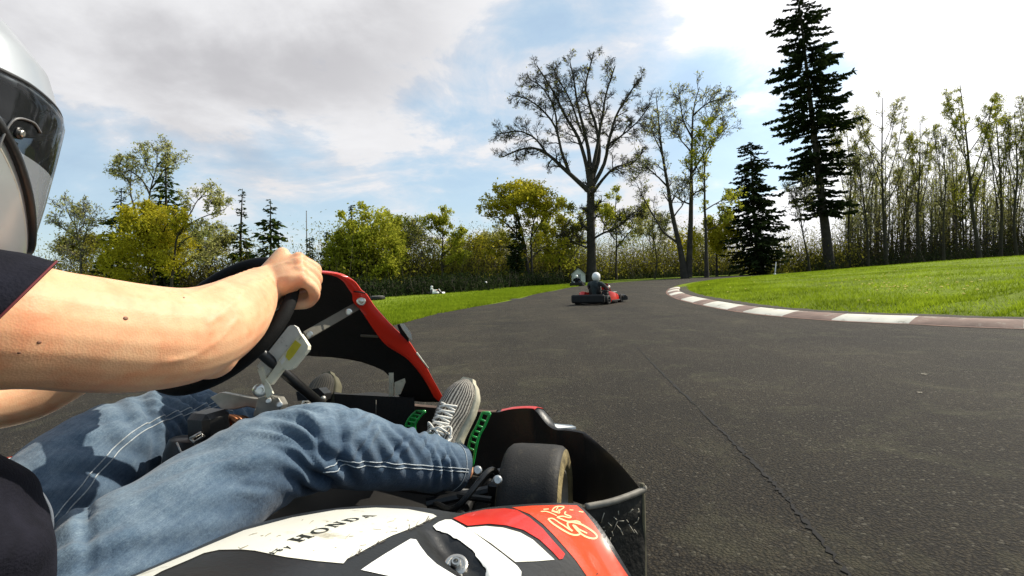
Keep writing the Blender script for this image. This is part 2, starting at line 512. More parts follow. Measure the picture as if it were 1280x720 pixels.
def asphalt():
    m, nt, b = new_mat('asphalt')
    N, L = nt.nodes.new, nt.links.new
    tc = N('ShaderNodeTexCoord')
    def noise(s, d, r, dist=0.0):
        n = N('ShaderNodeTexNoise'); n.inputs['Scale'].default_value = s; n.inputs['Detail'].default_value = d; n.inputs['Roughness'].default_value = r
        n.inputs['Distortion'].default_value = dist
        L(tc.outputs['Object'], n.inputs['Vector']); return n.outputs['Fac']
    def ramp(src, p0, c0, p1, c1):
        r = N('ShaderNodeValToRGB')
        r.color_ramp.elements[0].position = p0; r.color_ramp.elements[0].color = (*c0, 1)
        r.color_ramp.elements[1].position = p1; r.color_ramp.elements[1].color = (*c1, 1)
        L(src, r.inputs[0]); return r.outputs[0]
    def mixc(f, a, bb, mode='MIX'):
        x = N('ShaderNodeMix'); x.data_type = 'RGBA'; x.blend_type = mode
        if isinstance(f, float): x.inputs['Factor'].default_value = f
        else: L(f, x.inputs['Factor'])
        for k, v in (('A', a), ('B', bb)):
            if isinstance(v, tuple): x.inputs[k].default_value = (*v, 1)
            else: L(v, x.inputs[k])
        return x.outputs['Result']
    base = ramp(noise(.8, 8, .62, .4), .33, (.029, .0235, .0155), .70, (.050, .041, .027))
    # stone chips of the aggregate
    v = N('ShaderNodeTexVoronoi'); v.inputs['Scale'].default_value = 125; L(tc.outputs['Object'], v.inputs['Vector'])
    chip = ramp(v.outputs['Distance'], .18, (1.6, 1.52, 1.36), .60, (.42, .42, .42))
    base = mixc(1.0, base, chip, 'MULTIPLY')
    sepc = N('ShaderNodeSeparateColor'); L(v.outputs['Color'], sepc.inputs[0])
    pale = ramp(sepc.outputs[0], .95, (0, 0, 0), .98, (.8, .8, .8))
    base = mixc(pale, base, (.13, .115, .085))
    # mossy, dusty blotches and worn patches
    base = mixc(ramp(noise(2.6, 10, .76, .8), .52, (0, 0, 0), .70, (.55, .55, .55)), base, (.098, .092, .050))
    base = mixc(ramp(noise(1.1, 6, .7), .58, (0, 0, 0), .75, (.55, .55, .55)), base, (.026, .022, .018))
    # rubbered racing line: long streaks along the lane
    mp = N('ShaderNodeMapping'); mp.inputs['Rotation'].default_value = (0, 0, math.radians(10)); mp.inputs['Scale'].default_value = (1.3, .07, 1)
    L(tc.outputs['Object'], mp.inputs['Vector'])
    sn = N('ShaderNodeTexNoise'); sn.inputs['Scale'].default_value = 1.0; sn.inputs['Detail'].default_value = 6; sn.inputs['Roughness'].default_value = .65
    L(mp.outputs[0], sn.inputs['Vector'])
    base = mixc(.85, base, ramp(sn.outputs['Fac'], .36, (.74, .73, .72), .62, (1.15, 1.15, 1.14)), 'MULTIPLY')
    base = mixc(.8, base, ramp(noise(.33, 4, .6, 1.0), .40, (.74, .74, .75), .60, (1.1, 1.1, 1.08)), 'MULTIPLY')
    L(base, b.inputs['Base Color'])
    b.inputs['Roughness'].default_value = .85
    b.inputs['Specular IOR Level'].default_value = .25
    bp = N('ShaderNodeBump'); bp.inputs['Strength'].default_value = .75; bp.inputs['Distance'].default_value = .009
    h = N('ShaderNodeMath'); h.operation = 'ADD'
    hm = N('ShaderNodeMath'); hm.operation = 'MULTIPLY'; hm.inputs[1].default_value = -1.0
    L(v.outputs['Distance'], hm.inputs[0]); L(hm.outputs[0], h.inputs[0]); L(noise(130, 6, .8), h.inputs[1])
    L(h.outputs[0], bp.inputs['Height']); L(bp.outputs[0], b.inputs['Normal'])
    return m
M_ASPH = asphalt()

def build_track():
    n = 160
    def resamp(p):
        L = np.concatenate([[0], np.cumsum(np.linalg.norm(np.diff(p, axis=0), axis=1))]); L /= L[-1]
        return np.stack([np.interp(np.linspace(0, 1, n), L, p[:, i]) for i in (0, 1)], -1)
    a, b = resamp(TLs), resamp(TRs)
    # a slightly ragged outer edge where grass creeps over
    r = RS(3); jit = np.convolve(r.normal(0, .10, n), [.25, .5, .25], 'same'); a = a+jit[:, None]*np.array([1.0, -.1])
    V = []
    m = 14
    for i in range(n):
        for j in range(m+1):
            q = a[i]+(b[i]-a[i])*j/m
            V.append((q[0], q[1], 0.006))
    F = [(i*(m+1)+j, i*(m+1)+j+1, (i+1)*(m+1)+j+1, (i+1)*(m+1)+j) for i in range(n-1) for j in range(m)]
    tag(link_mesh('track', V, F, M_ASPH), kind='structure')
    # seam crack between two asphalt lanes: a narrow ragged filled groove
    pts = spline([(1.12, 4.9, 0), (.93, 3.2, 0), (.84, 2.28, 0), (.77, 1.62, 0), (.72, 1.3, 0), (.62, .8, 0), (.45, .2, 0)], 34)
    r = RS(5); mb = MB(); L_, R_ = [], []
    for i, p in enumerate(pts):
        w = (.0028+.0036*abs(r.normal()))*(1 if r.rand() > .18 else .25)*min(1, .3+i/40)
        ox = r.normal(0, .0035)
        L_.append((p[0]-w+ox, p[1], .0085)); R_.append((p[0]+w+ox, p[1], .0085))
    k = len(pts)
    mb.add(L_+R_, [(i, k+i, k+i+1, i+1) for i in range(k-1)])
    tag(mb.build('track_crack', mat('crack_tar', (.006, .005, .004), .95, var=.3)), kind='structure')
    # few pale flecks lying on the asphalt (leaves, chips)
    mb = MB(); r = RS(9)
    for (px, py) in ((998, 454), (1155, 468), (1150, 491)):
        c = G(px, py, .008); s = .012+.014*r.rand(); a = r.rand()*6
        V = [c+np.array([s*math.cos(a+q)*(1 if q % 2 else .45), s*math.sin(a+q)*(1 if q % 2 else .45), .004*(k2 % 2)]) for k2, q in enumerate((0, 1, 2, 3, 4, 5))]
        mb.add(V, [tuple(range(6))])
    tag(mb.build('litter', mat('dry_leaf', (.16, .14, .10), .8)), kind='stuff')
build_track()

def build_kerb():
    """low kerb in worn red and white blocks along the apex"""
    L = np.concatenate([[0], np.cumsum(np.linalg.norm(np.diff(KS, axis=0), axis=1))])
    apex = L[np.argmin(np.linalg.norm(KS-np.array([4.15, 5.32]), axis=1))]
    tot = L[-1]
    white = mat('kerb_white_paint', (.62, .59, .50), .85, var=.16, vscale=3, dirt=(.24, .20, .15), dscale=5, dthr=.58, bump=.25, bscale=40)
    red = mat('kerb_red_paint', (.21, .135, .105), .88, var=.3, vscale=4, dirt=(.30, .25, .20), dscale=6, dthr=.56, bump=.25, bscale=40)
    base = mat('kerb_base', (.14, .11, .08), .9, var=.3, vscale=5, bump=.4)
    # block joints measured from the apex point (m): alternate white/red
    def at(s):
        s = np.clip(s, 0, tot); p = np.array([np.interp(s, L, KS[:, 0]), np.interp(s, L, KS[:, 1])])
        q = np.array([np.interp(min(s+.05, tot), L, KS[:, 0]), np.interp(min(s+.05, tot), L, KS[:, 1])])-np.array([np.interp(max(s-.05, 0), L, KS[:, 0]), np.interp(max(s-.05, 0), L, KS[:, 1])])
        q /= np.linalg.norm(q)+1e-9
        return p, np.array([q[1], -q[0]])       # point, direction towards the infield
    prof = ((0.0, 0.002), (0.03, 0.022), (0.20, 0.062), (0.29, 0.070), (0.36, 0.058), (0.42, -0.02))
    mb = MB()
    joints = [0.0]
    # pixel-measured joints near the apex, then a regular beat
    marks = [np.array(G(x, y)[:2]) for (x, y) in ((1280, 411), (1140, 405), (1040, 401), (985, 396), (928, 391), (905, 388), (875, 382), (862, 379), (850, 375), (844, 370))]
    mj = sorted(L[np.argmin(np.linalg.norm(KS-m, axis=1))] for m in marks)
    pre = list(np.arange(mj[0], 0, -1.15))[::-1][:-1]
    post = list(np.arange(mj[-1]+1.1, tot, 1.25))
    joints = [0]+pre+mj+post+[tot]
    par0 = len([0]+pre)          # block starting at mj[0] is red
    for bi in range(len(joints)-1):
        s0, s1 = joints[bi], joints[bi+1]
        if s1-s0 < .02: continue
        mi = 1 if (bi-par0) % 2 == 0 else 0
        ns = max(2, int((s1-s0)/.15)+1)
        rings = []
        for s in np.linspace(s0, s1, ns):
            p, dn = at(s)
            rings.append([(p[0]+dn[0]*o, p[1]+dn[1]*o, h) for (o, h) in prof])
        mb.loft(rings, mi, closed_ring=False)
    o = mb.build('kerb', [white, red], smooth=True, auto=40)
    tag(o, kind='structure')
    mb = MB(); rings = []; r = RS(6)  # dark strip added behind the kerb as its painted shadow line
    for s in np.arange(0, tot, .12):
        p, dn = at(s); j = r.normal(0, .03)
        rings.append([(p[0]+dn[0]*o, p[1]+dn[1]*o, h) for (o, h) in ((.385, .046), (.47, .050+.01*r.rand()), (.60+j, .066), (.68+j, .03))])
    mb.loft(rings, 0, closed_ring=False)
    tag(mb.build('kerb_shade_strip', mat('kerb_shade_dark', (.030, .022, .012), .95, var=.5, vscale=12, bump=.6, bscale=30)), kind='structure')
    mb = MB(); rings = []
    for s in np.arange(0, tot, .2):
        p, dn = at(s)
        rings.append([(p[0]-dn[0]*.05, p[1]-dn[1]*.05, .010), (p[0]+dn[0]*.004, p[1]+dn[1]*.004, .0125)])
    mb.loft(rings, 0, closed_ring=False)
    tag(mb.build('kerb_edge', mat('worn_edge_paint', (.16, .085, .06), .9, var=.4, vscale=3, dirt=(.06, .05, .04), dscale=5)), kind='structure')
build_kerb()

# ------------------------------------------------------------------ grass blades and dandelions on the infield and verge
def build_grass():
    r = RS(11)
    def blades(pts, h, w, name, m):
        n = len(pts); a = r.rand(n)*2*math.pi; lean = r.normal(0, .55, (n, 2))
        hh = h*(.5+r.rand(n)); ww = w*(.6+.8*r.rand(n))
        ex = np.stack([np.cos(a)*ww, np.sin(a)*ww, np.zeros(n)], -1)
        top = pts+np.stack([lean[:, 0]*hh, lean[:, 1]*hh, hh], -1)
        V = np.stack([pts-ex, pts+ex, top], 1).reshape(-1, 3)
        F = np.arange(3*n).reshape(n, 3)
        return link_mesh(name, V, F, m, smooth=False)
    # infield: strips at growing distance from the kerb
    P_ = []
    for (s0, s1, n) in ((.42, .75, 26000), (.75, 3.0, 65000), (3.0, 9, 60000), (9, 22, 40000)):
        t = r.rand(n)*0.86+.06
        L = np.concatenate([[0], np.cumsum(np.linalg.norm(np.diff(TRs, axis=0), axis=1))])
        lo, hi = L[16+8], L[16+8*15]
        s = lo+(hi-lo)*r.rand(n)
        px = np.interp(s, L, TRs[:, 0]); py = np.interp(s, L, TRs[:, 1])
        qx = np.interp(s+.1, L, TRs[:, 0])-px; qy = np.interp(s+.1, L, TRs[:, 1])-py
        q = np.hypot(qx, qy); off = s0+(s1-s0)*r.rand(n)
        P_.append(np.stack([px+qy/q*off, py-qx/q*off], -1))
    p = np.concatenate(P_)
    p = p[(p[:, 0] < 36) & (p[:, 1] > 1)]
    sgn = signed_inside(p[:, 0], p[:, 1]); p = p[sgn > .52]
    h = ground_h(p[:, 0], p[:, 1])
    gm = leaf_mat('grass_blade', (.10, .145, .009), (.36, .46, .026), .5)
    tag(blades(np.column_stack([p, h-.01]), .062, .0065, 'grass', gm), kind='stuff')
    n = 60000
    y = 6+ (r.rand(n)**1.3)*34; xl = np.interp(y, TLs[:, 1], TLs[:, 0])
    x = xl-.02-np.abs(r.normal(0, 1, n))*(.6+.12*y)*.8
    tag(blades(np.column_stack([x, y, np.zeros(n)-.005]), .06, .012, 'verge_grass', leaf_mat('verge_blade', (.15, .21, .012), (.27, .35, .022), .45)), kind='stuff')
    # dandelions
    mb = MB(); pts = []
    for (cx, cy, sx, sy, n) in ((1080, 352, 60, 6, 26), (1110, 357, 12, 3, 14), (930, 358, 40, 8, 8), (1190, 362, 60, 10, 10), (1140, 346, 70, 4, 14)):
        for _ in range(n): pts.append((cx+r.normal()*sx, cy+r.normal()*sy))
    for (px, py) in pts:
        v = ray(px, py)
        t = np.linspace(4, 40, 240); q = cC+t[:, None]*v
        hh = ground_h(q[:, 0], q[:, 1])+.10
        k = np.argmax(q[:, 2] < hh)
        if k == 0: continue
        c = q[k]
        if signed_inside(c[0:1], c[1:2])[0] < .8: continue
        mb.ball(c, (.022, .022, .012), k=6)
    tag(mb.build('dandelions', mat('dandelion_yellow', (.75, .62, .12), .8)), kind='stuff')
    # bare earth on the verge
    for (px, py, w, d_) in ((603, 379.5, .22, .30), (550, 392, .22, .10), (640, 374, .5, .4)):
        c = G(px, py, .007); mb = MB(); k = 18
        ring = [(c[0]+w*math.cos(2*math.pi*i/k)*(.8+.4*r.rand()), c[1]+d_*math.sin(2*math.pi*i/k)*(.8+.4*r.rand()), .009) for i in range(k)]
        mb.add(ring+[(c[0], c[1], .02)], [(i, (i+1) % k, k) for i in range(k)])
        tag(mb.build('bare_earth', mat('earth', (.03, .024, .015), .95, var=.4, bump=.5)), kind='structure')
build_grass()
# ------------------------------------------------------------------ trees
class Wood:
    """tubes batched by (points, sides), built as one array"""
    def __init__(s): s.b = {}
    def add(s, pts, rad, k=4):
        pts = np.asarray(pts, float)
        if pts.ndim == 2: pts = pts[None]; rad = np.asarray(rad, float)[None]
        s.b.setdefault((pts.shape[1], k), []).append((pts, rad))
    def arrays(s):
        Vs, Fs, off = [], [], 0
        for (n, k), lst in s.b.items():
            p = np.concatenate([a for a, _ in lst]); r = np.concatenate([b for _, b in lst]); M = len(p)
            t = np.gradient(p, axis=1); t /= np.linalg.norm(t, axis=2, keepdims=True)+1e-9
            ref = np.array([.37, .61, .70]); u = np.cross(t, ref); u /= np.linalg.norm(u, axis=2, keepdims=True)+1e-9
            w = np.cross(t, u); a = np.arange(k)*2*math.pi/k
            V = p[:, :, None, :]+r[:, :, None, None]*(np.cos(a)[None, None, :, None]*u[:, :, None, :]+np.sin(a)[None, None, :, None]*w[:, :, None, :])
            idx = np.arange(M*n*k).reshape(M, n, k)+off
            nx = np.roll(idx, -1, axis=2)
            Fs.append(np.stack([idx[:, :-1], nx[:, :-1], nx[:, 1:], idx[:, 1:]], -1).reshape(-1, 4))
            Vs.append(V.reshape(-1, 3)); off += M*n*k
        return np.concatenate(Vs), np.concatenate(Fs)

def resample(p, n):
    p = np.asarray(p, float)
    L = np.concatenate([[0], np.cumsum(np.linalg.norm(np.diff(p[:, :3], axis=0), axis=1))]); L /= L[-1]
    return np.stack([np.interp(np.linspace(0, 1, n), L, p[:, i]) for i in range(p.shape[1])], -1)

def spawn(pts, rad, n, ln, ang, up, npts, r, t0=.25, rr=.55, jit=.12, tip=.3, side=None):
    """n children on each parent polyline; ln = child length (abs or per-parent array)"""
    M, N, _ = pts.shape
    t = t0+(1-t0)*((np.arange(n)[None]+r.rand(M, n))/n)
    f = t*(N-1); i = np.minimum(f.astype(int), N-2); fr = (f-i)[..., None]
    mi = np.arange(M)[:, None]
    base = pts[mi, i]*(1-fr)+pts[mi, i+1]*fr
    d = pts[mi, i+1]-pts[mi, i]; d /= np.linalg.norm(d, axis=2, keepdims=True)+1e-9
    br = rad[mi, i]*(1-fr[..., 0])+rad[mi, i+1]*fr[..., 0]
    rv = r.normal(size=(M, n, 3)); rv -= (rv*d).sum(2, keepdims=True)*d; rv /= np.linalg.norm(rv, axis=2, keepdims=True)+1e-9
    a = ang*(.7+.6*r.rand(M, n))[..., None]
    dr = d*np.cos(a)+rv*np.sin(a)
    L = np.broadcast_to(np.asarray(ln, float).reshape(-1, 1) if np.ndim(ln) else ln, (M, n))*(.55+.75*r.rand(M, n))*(1.15-.55*t)
    base = base.reshape(-1, 3); dr = dr.reshape(-1, 3); L = L.reshape(-1); br = br.reshape(-1)
    out = [base]; cur = base
    for q in range(1, npts):
        dr = dr+r.normal(size=dr.shape)*jit*1.6+np.array([0, 0, up/npts])
        dr /= np.linalg.norm(dr, axis=1, keepdims=True)
        cur = cur+dr*(L/(npts-1))[:, None]; out.append(cur)
    P_ = np.stack(out, 1)
    R_ = (br*rr)[:, None]*np.linspace(1, tip, npts)[None]
    return P_, R_, L

def leaf_quads(c, size, r, flat=0.0):
    n = len(c)
    a = r.normal(size=(n, 3)); a /= np.linalg.norm(a, axis=1, keepdims=True)
    b = r.normal(size=(n, 3)); b -= (b*a).sum(1, keepdims=True)*a; b /= np.linalg.norm(b, axis=1, keepdims=True)
    s = (np.asarray(size)*(.6+.8*r.rand(n)))[:, None]
    V = np.stack([c-a*s, c+b*s*.55, c+a*s, c-b*s*.55], 1).reshape(-1, 3)
    return V, np.arange(4*n).reshape(n, 4)

BARK = mat('bark_dark', (.035, .028, .020), .95, var=.4, vscale=2.5, bump=.6, bscale=9)
BARK_W = mat('bark_pale', (.085, .075, .055), .95, var=.4, vscale=2.5, bump=.5, bscale=9)
BARK_M = mat('bark_mossy', (.05, .045, .018), .95, var=.5, vscale=1.5, bump=.5, bscale=9, col2=(.03, .024, .016))
LEAF = {
    'yellow': leaf_mat('leaf_spring_yellow', (.27, .25, .018), (.60, .52, .045), .55),
    'lime': leaf_mat('leaf_spring_lime', (.22, .24, .022), (.50, .49, .06), .55),
    'olive': leaf_mat('leaf_olive', (.12, .12, .016), (.36, .33, .045), .5),
    'dark': leaf_mat('leaf_evergreen', (.010, .016, .007), (.040, .056, .018), .22),
    'mid': leaf_mat('leaf_fir_lit', (.018, .032, .008), (.06, .085, .018), .2),
    'pale': leaf_mat('leaf_bud_pale', (.26, .26, .08), (.55, .53, .18), .55),
    'brown': leaf_mat('twig_brown', (.035, .028, .014), (.10, .082, .038), .25),
}

def tree(name, cat, label, d, limbs, leaf=None, nleaf=0, lsize=.16, seed=0, bark=BARK, n1=9, n2=6, n3=4, l1=2.2, l2=1.1, l3=.55,
         rmin=.016, up=.35, ang=.85, t0=.3, cloud=(), group='trees around the track', spread=1.0):
    """limbs: list of ([(px,py[,depth offset])...], base radius m, end radius m); the first one is the trunk"""
    r = RS(seed); lsize *= .78; nleaf = int(nleaf*1.6)
    wood, twig = Wood(), Wood()
    W_ = []
    for q, (pl, ra, rb) in enumerate(limbs):
        pl = [tuple(p) if len(p) == 3 else (*p, None) for p in pl]
        dz = r.uniform(-1, 1)*spread*(0 if q == 0 else 1)
        n = len(pl)
        w3 = []
        for i, p in enumerate(pl):
            off = p[2] if p[2] is not None else dz*2.6*(i/(n-1))
            w3.append(P(p[0], p[1], d+off))
        w = resample(spline(w3, 5), 14)
        w[1:-1] += np.cumsum(r.normal(0, .025, (12, 3)), 0)*np.hanning(12)[:, None]
        W_.append(w)
    base = W_[0][0].copy(); gz = max(0.0, float(ground_h(base[0:1], base[1:2])[0])); base[2] = gz
    W_[0][0][2] = gz-.25
    root = empty(name, base, label, cat, group)
    pts, rads = [], []
    for q, (pl, ra, rb) in enumerate(limbs):
        ra, rb = ra*d/640, rb*d/640
        rad = ra+(rb-ra)*np.linspace(0, 1, 14)**.8
        if q == 0: rad[0] *= 1.35; rad[1] *= 1.1
        wood.add(W_[q], rad, 7); pts.append(W_[q]); rads.append(rad)
    pts = np.stack(pts); rads = np.stack(rads)
    lens = np.linalg.norm(np.diff(pts, axis=1), axis=2).sum(1)
    clip = lambda R_: np.maximum(R_, rmin*np.linspace(1, .75, R_.shape[1])[None])
    p1, r1, L1 = spawn(pts, rads, n1, l1, ang, up, 6, r, t0=t0); r1 = np.minimum(r1, .11); r1 = clip(r1); wood.add(p1, r1, 4)
    p2, r2, L2 = spawn(p1, r1, n2, np.maximum(L1*.5, l2*.5), .75, up*.8, 5, r, t0=.2); r2 = clip(r2*.9); twig.add(p2, r2, 3)
    p3, r3, L3 = spawn(p2, r2, n3, np.maximum(L2*.5, l3*.6), .7, up*.6, 4, r, t0=.2); r3 = clip(r3)*.8; twig.add(p3, r3, 3)
    V, F = wood.arrays(); link_mesh('trunk', V, F, bark, root)
    V, F = twig.arrays(); fm = np.zeros(len(F), int); mats = [bark]
    if leaf and (nleaf or cloud):
        c = []
        if nleaf:
            i = r.randint(0, len(p3), nleaf); j = r.randint(1, 4, nleaf)
            c.append(p3[i, j]+r.normal(0, .12, (nleaf, 3)))
        for (px, py, rx, ry, rz, n) in cloud:     # leaf clumps: centre in photo px, radii px, px, m
            n = int(n*1.5)
            k = max(3, n//90); cc = r.normal(size=(k, 3)); cc /= np.linalg.norm(cc, axis=1, keepdims=True); cc *= (r.rand(k, 1)**.4)
            q = cc[r.randint(0, k, n)]+r.normal(0, .17, (n, 3))
            ctr = P(px, py, d)
            c.append(ctr+np.stack([q[:, 0]*rx*d/640, q[:, 1]*rz, q[:, 2]*ry*d/640], -1))
        c = np.concatenate(c); c = c[c[:, 2] > .2]
        V2, F2 = leaf_quads(c, lsize, r)
        F = np.concatenate([F, F2+len(V)]); V = np.concatenate([V, V2]); fm = np.concatenate([fm, np.ones(len(F2), int)])
        mats.append(LEAF[leaf])
    link_mesh('crown', V, F, mats, root, fm, smooth=False)
    return root

def fir(name, cat, label, d, bx, by, tx, ty, half, seed, leaf='dark', nb=150, spray=9, base_free=.08, droop=.25, prof=1.0, gap=.25, lsz=.5, group='evergreens around the track', wtop=.06):
    """conifer: trunk from (bx,by) to (tx,ty) px, half = half width in px at the widest"""
    r = RS(seed)
    a, b = P(bx, by, d), P(tx, ty, d); a[2] = max(0, float(ground_h(a[0:1], a[1:2])[0]))
    H = np.linalg.norm(b-a); Wd = half*d/640
    root = empty(name, a, label, cat, group)
    wood, tw = Wood(), Wood()
    tr = resample(np.array([a-[0, 0, .3], a+(b-a)*.5+np.array([r.normal(0, .006)*H, 0, 0]), b]), 14)
    wood.add(tr, np.linspace(.016*H+.05, .025, 14), 7)
    t = base_free+(1-base_free)*(np.arange(nb)+r.rand(nb))/nb
    keep = r.rand(nb) > gap*np.abs(np.sin(t*23+seed))
    t = t[keep]; n = len(t)
    az = np.cumsum(np.full(n, 2.4))+r.normal(0, .4, n)
    if callable(prof): pr = prof(t)
    else: pr = (1-t)**prof
    Lb = np.maximum(Wd*pr*(.42+.78*r.rand(n)), wtop*Wd+.15)
    f = t*13; i = np.minimum(f.astype(int), 12); fr = (f-i)[:, None]
    base = tr[i]*(1-fr)+tr[i+1]*fr
    hd = np.stack([np.cos(az), np.sin(az), np.zeros(n)], -1)
    s = np.linspace(0, 1, 6)
    pts = base[:, None]+hd[:, None]*(Lb[:, None]*s)[..., None]
    pts[..., 2] += Lb[:, None]*(.12*s-droop*2.4*s**2+droop*1.7*s**3)[None]+r.normal(0, .05, (n, 6))*s*Lb[:, None]*.3
    tw.add(pts, np.maximum(.02, .012*Lb)[:, None]*np.linspace(1, .4, 6)[None]+.006, 3)
    # sprays of needles along the boughs
    m = spray
    u = np.clip(.12+.88*(np.arange(m)[None]+r.rand(n, m))/m, 0, 1)
    ff = u*5; ii = np.minimum(ff.astype(int), 4); fq = (ff-ii)[..., None]; mi = np.arange(n)[:, None]
    c = pts[mi, ii]*(1-fq)+pts[mi, ii+1]*fq
    sd = np.stack([-hd[:, 1], hd[:, 0], np.zeros(n)], -1)
    sg = np.where(r.rand(n, m) > .5, 1, -1)[..., None]
    dr = hd[:, None]*(.45+.4*r.rand(n, m))[..., None]+sd[:, None]*sg*(.3+.6*r.rand(n, m))[..., None]
    dr[..., 2] += r.normal(-.28, .28, (n, m))
    dr /= np.linalg.norm(dr, axis=2, keepdims=True)
    ln = (lsz*(.5+.8*r.rand(n, m))*np.clip(Lb[:, None]/(Wd*.5), .35, 1.3))[..., None]
    wv = np.cross(dr, r.normal(size=(n, m, 3))); wv /= np.linalg.norm(wv, axis=2, keepdims=True)
    V2 = np.stack([c, c+dr*ln*.45+wv*ln*.22, c+dr*ln, c+dr*ln*.5-wv*ln*.22], 2).reshape(-1, 3)
    F2 = np.arange(len(V2)).reshape(-1, 4)
    V, F = wood.arrays(); link_mesh('trunk', V, F, BARK, root)
    V, F = tw.arrays(); fm = np.concatenate([np.zeros(len(F), int), np.ones(len(F2), int)])
    F = np.concatenate([F, F2+len(V)]); V = np.concatenate([V, V2])
    link_mesh('crown', V, F, [BARK, LEAF[leaf]], root, fm, smooth=False)
    return root

Z = lambda s, ox, oy, pts: [(ox+p[0]/s, oy+p[1]/s) for p in pts]
zb = lambda *p: Z(2.25, 580, 40, p)
# the big bare tree at the end of the straight
tree('bare_tree', 'tree', 'huge bare spreading tree with a thick trunk standing behind the karts', 50, [
    (zb((358, 695), (358, 600), (357, 500), (356, 440), (355, 400)), 6.4, 4.6),
    (zb((354, 450), (300, 402), (262, 368), (235, 345), (200, 328), (160, 330), (108, 352)), 3.5, .8),
    (zb((354, 440), (343, 370), (320, 300), (290, 250), (265, 200), (240, 150), (205, 95)), 3.2, .8),
    (zb((356, 410), (350, 330), (335, 260), (320, 200), (310, 140), (298, 85)), 3.2, .7),
    (zb((358, 420), (380, 350), (375, 280), (352, 200), (342, 150), (366, 55)), 3.2, .7),
    (zb((358, 440), (395, 370), (410, 300), (430, 230), (460, 180), (500, 125)), 3.0, .7),
    (zb((360, 455), (400, 402), (430, 380), (470, 372), (505, 335)), 2.4, .7),
    (zb((358, 400), (376, 320), (392, 240), (402, 170), (425, 95)), 2.8, .7),
    (zb((298, 400), (275, 340), (260, 280), (228, 230), (180, 190), (135, 178)), 2.2, .7),
    (zb((235, 345), (200, 300), (160, 280), (100, 285)), 1.5, .6),
    (zb((262, 280), (255, 220), (225, 160), (180, 130)), 1.5, .6),
    (zb((400, 320), (445, 290), (490, 250), (520, 210)), 1.5, .6),
    (zb((358, 585), (400, 560), (440, 540), (482, 505)), 1.6, .6),
    (zb((357, 610), (330, 600), (308, 590), (285, 570)), 1.4, .6),
    (zb((330, 280), (300, 200), (270, 140), (250, 100)), 1.5, .6),
], leaf='olive', nleaf=1300, lsize=.13, seed=21, n1=17, n2=10, n3=7, l1=1.85, l2=1.15, l3=.65, rmin=.016, up=.1, t0=.28,
    cloud=[(706, 262, 16, 16, 1.5, 500)])
# twin trunks right of it
tree('budding_tree', 'tree', 'tall twin trunk tree with thin green buds right of the huge bare tree', 47, [
    (zb((622, 690), (606, 600), (586, 510), (571, 430), (556, 340), (549, 270), (541, 185)), 4.2, .5),
    (zb((632, 690), (635, 600), (638, 500), (640, 400), (642, 300), (645, 220), (662, 155)), 4.4, .5),
    (zb((604, 595), (560, 562), (530, 520), (508, 480), (488, 430)), 1.6, .5),
    (zb((572, 435), (540, 402), (518, 385), (490, 380)), 1.3, .5),
    (zb((556, 340), (535, 290), (520, 260)), 1.0, .4),
    (zb((643, 395), (670, 350), (700, 310), (742, 265)), 1.5, .5),
    (zb((642, 300), (620, 250), (604, 165)), 1.3, .4),
    (zb((645, 235), (682, 200), (716, 190)), 1.2, .4),
    (zb((640, 340), (610, 300), (590, 260)), 1.1, .4),
    (zb((590, 520), (620, 470), (610, 430)), 1.0, .4),
    (zb((644, 300), (690, 260), (720, 230)), 1.1, .4),
], leaf='pale', nleaf=2300, lsize=.11, seed=22, n1=13, n2=7, n3=4, l1=2.0, l2=1.1, l3=.6, rmin=.018, up=.3, ang=.7, t0=.35)
tree('budding_tree', 'tree', 'slim bare trunk tree between twin trunk tree and dark cedar', 46, [
    (zb((682, 670), (680, 560), (678, 470), (677, 380), (690, 330), (722, 290)), 2.4, .5),
    (zb((679, 500), (712, 480), (752, 460)), 1.0, .4), (zb((678, 420), (650, 380), (655, 340)), .9, .4),
    (zb((677, 390), (672, 320), (680, 260)), .9, .4), (zb((680, 560), (720, 540), (735, 500)), .9, .4),
], leaf='lime', nleaf=1700, lsize=.14, seed=23, n1=8, n2=5, n3=4, l1=1.6, l2=.9, l3=.5, ang=.75)
# leafy trees left of the big tree
z4 = lambda *p: Z(3.657, 370, 220, p)
tree('leafy_tree', 'tree', 'round crowned tree in fresh yellow leaf left of the huge bare tree', 46, [
    (z4((1075, 500), (1055, 400), (1040, 300), (1012, 180), (1000, 90)), 3.0, .5),
    (z4((1080, 490), (1076, 380), (1072, 280), (1102, 150)), 2.0, .5),
    (z4((1040, 300), (960, 215), (920, 190), (845, 182)), 1.4, .5),
    (z4((1020, 200), (960, 130), (920, 90)), 1.2, .4), (z4((1074, 280), (1130, 200), (1180, 150)), 1.2, .4),
    (z4((1060, 400), (1120, 330), (1190, 300)), 1.2, .4), (z4((1045, 330), (970, 320), (890, 330)), 1.1, .4),
], leaf='yellow', nleaf=3300, lsize=.15, seed=24, n1=9, n2=6, n3=4, l1=1.7, l2=.9, l3=.5, up=.4,
    cloud=[(655, 242, 32, 15, 2.4, 3200), (632, 260, 20, 10, 1.8, 800), (678, 255, 18, 14, 1.8, 900)])
fir('cedar_tree', 'tree', 'small dark cedar in front of the round yellow tree', 45, 644, 352, 646, 268, 13, 31, nb=150, spray=10, prof=.6, lsz=.4)
tree('leafy_tree', 'tree', 'low bushy lime green tree beside the huge bare trunk', 52, [
    (((700, 350), (700, 310), (704, 280), (708, 250)), 1.6, .5), (((701, 320), (720, 290), (740, 265)), 1.0, .4), (((700, 315), (682, 295), (675, 270)), 1.0, .4),
], leaf='lime', nleaf=2200, lsize=.16, seed=25, n1=9, n2=6, n3=4, l1=1.6, cloud=[(700, 300, 34, 34, 2.5, 2600)])
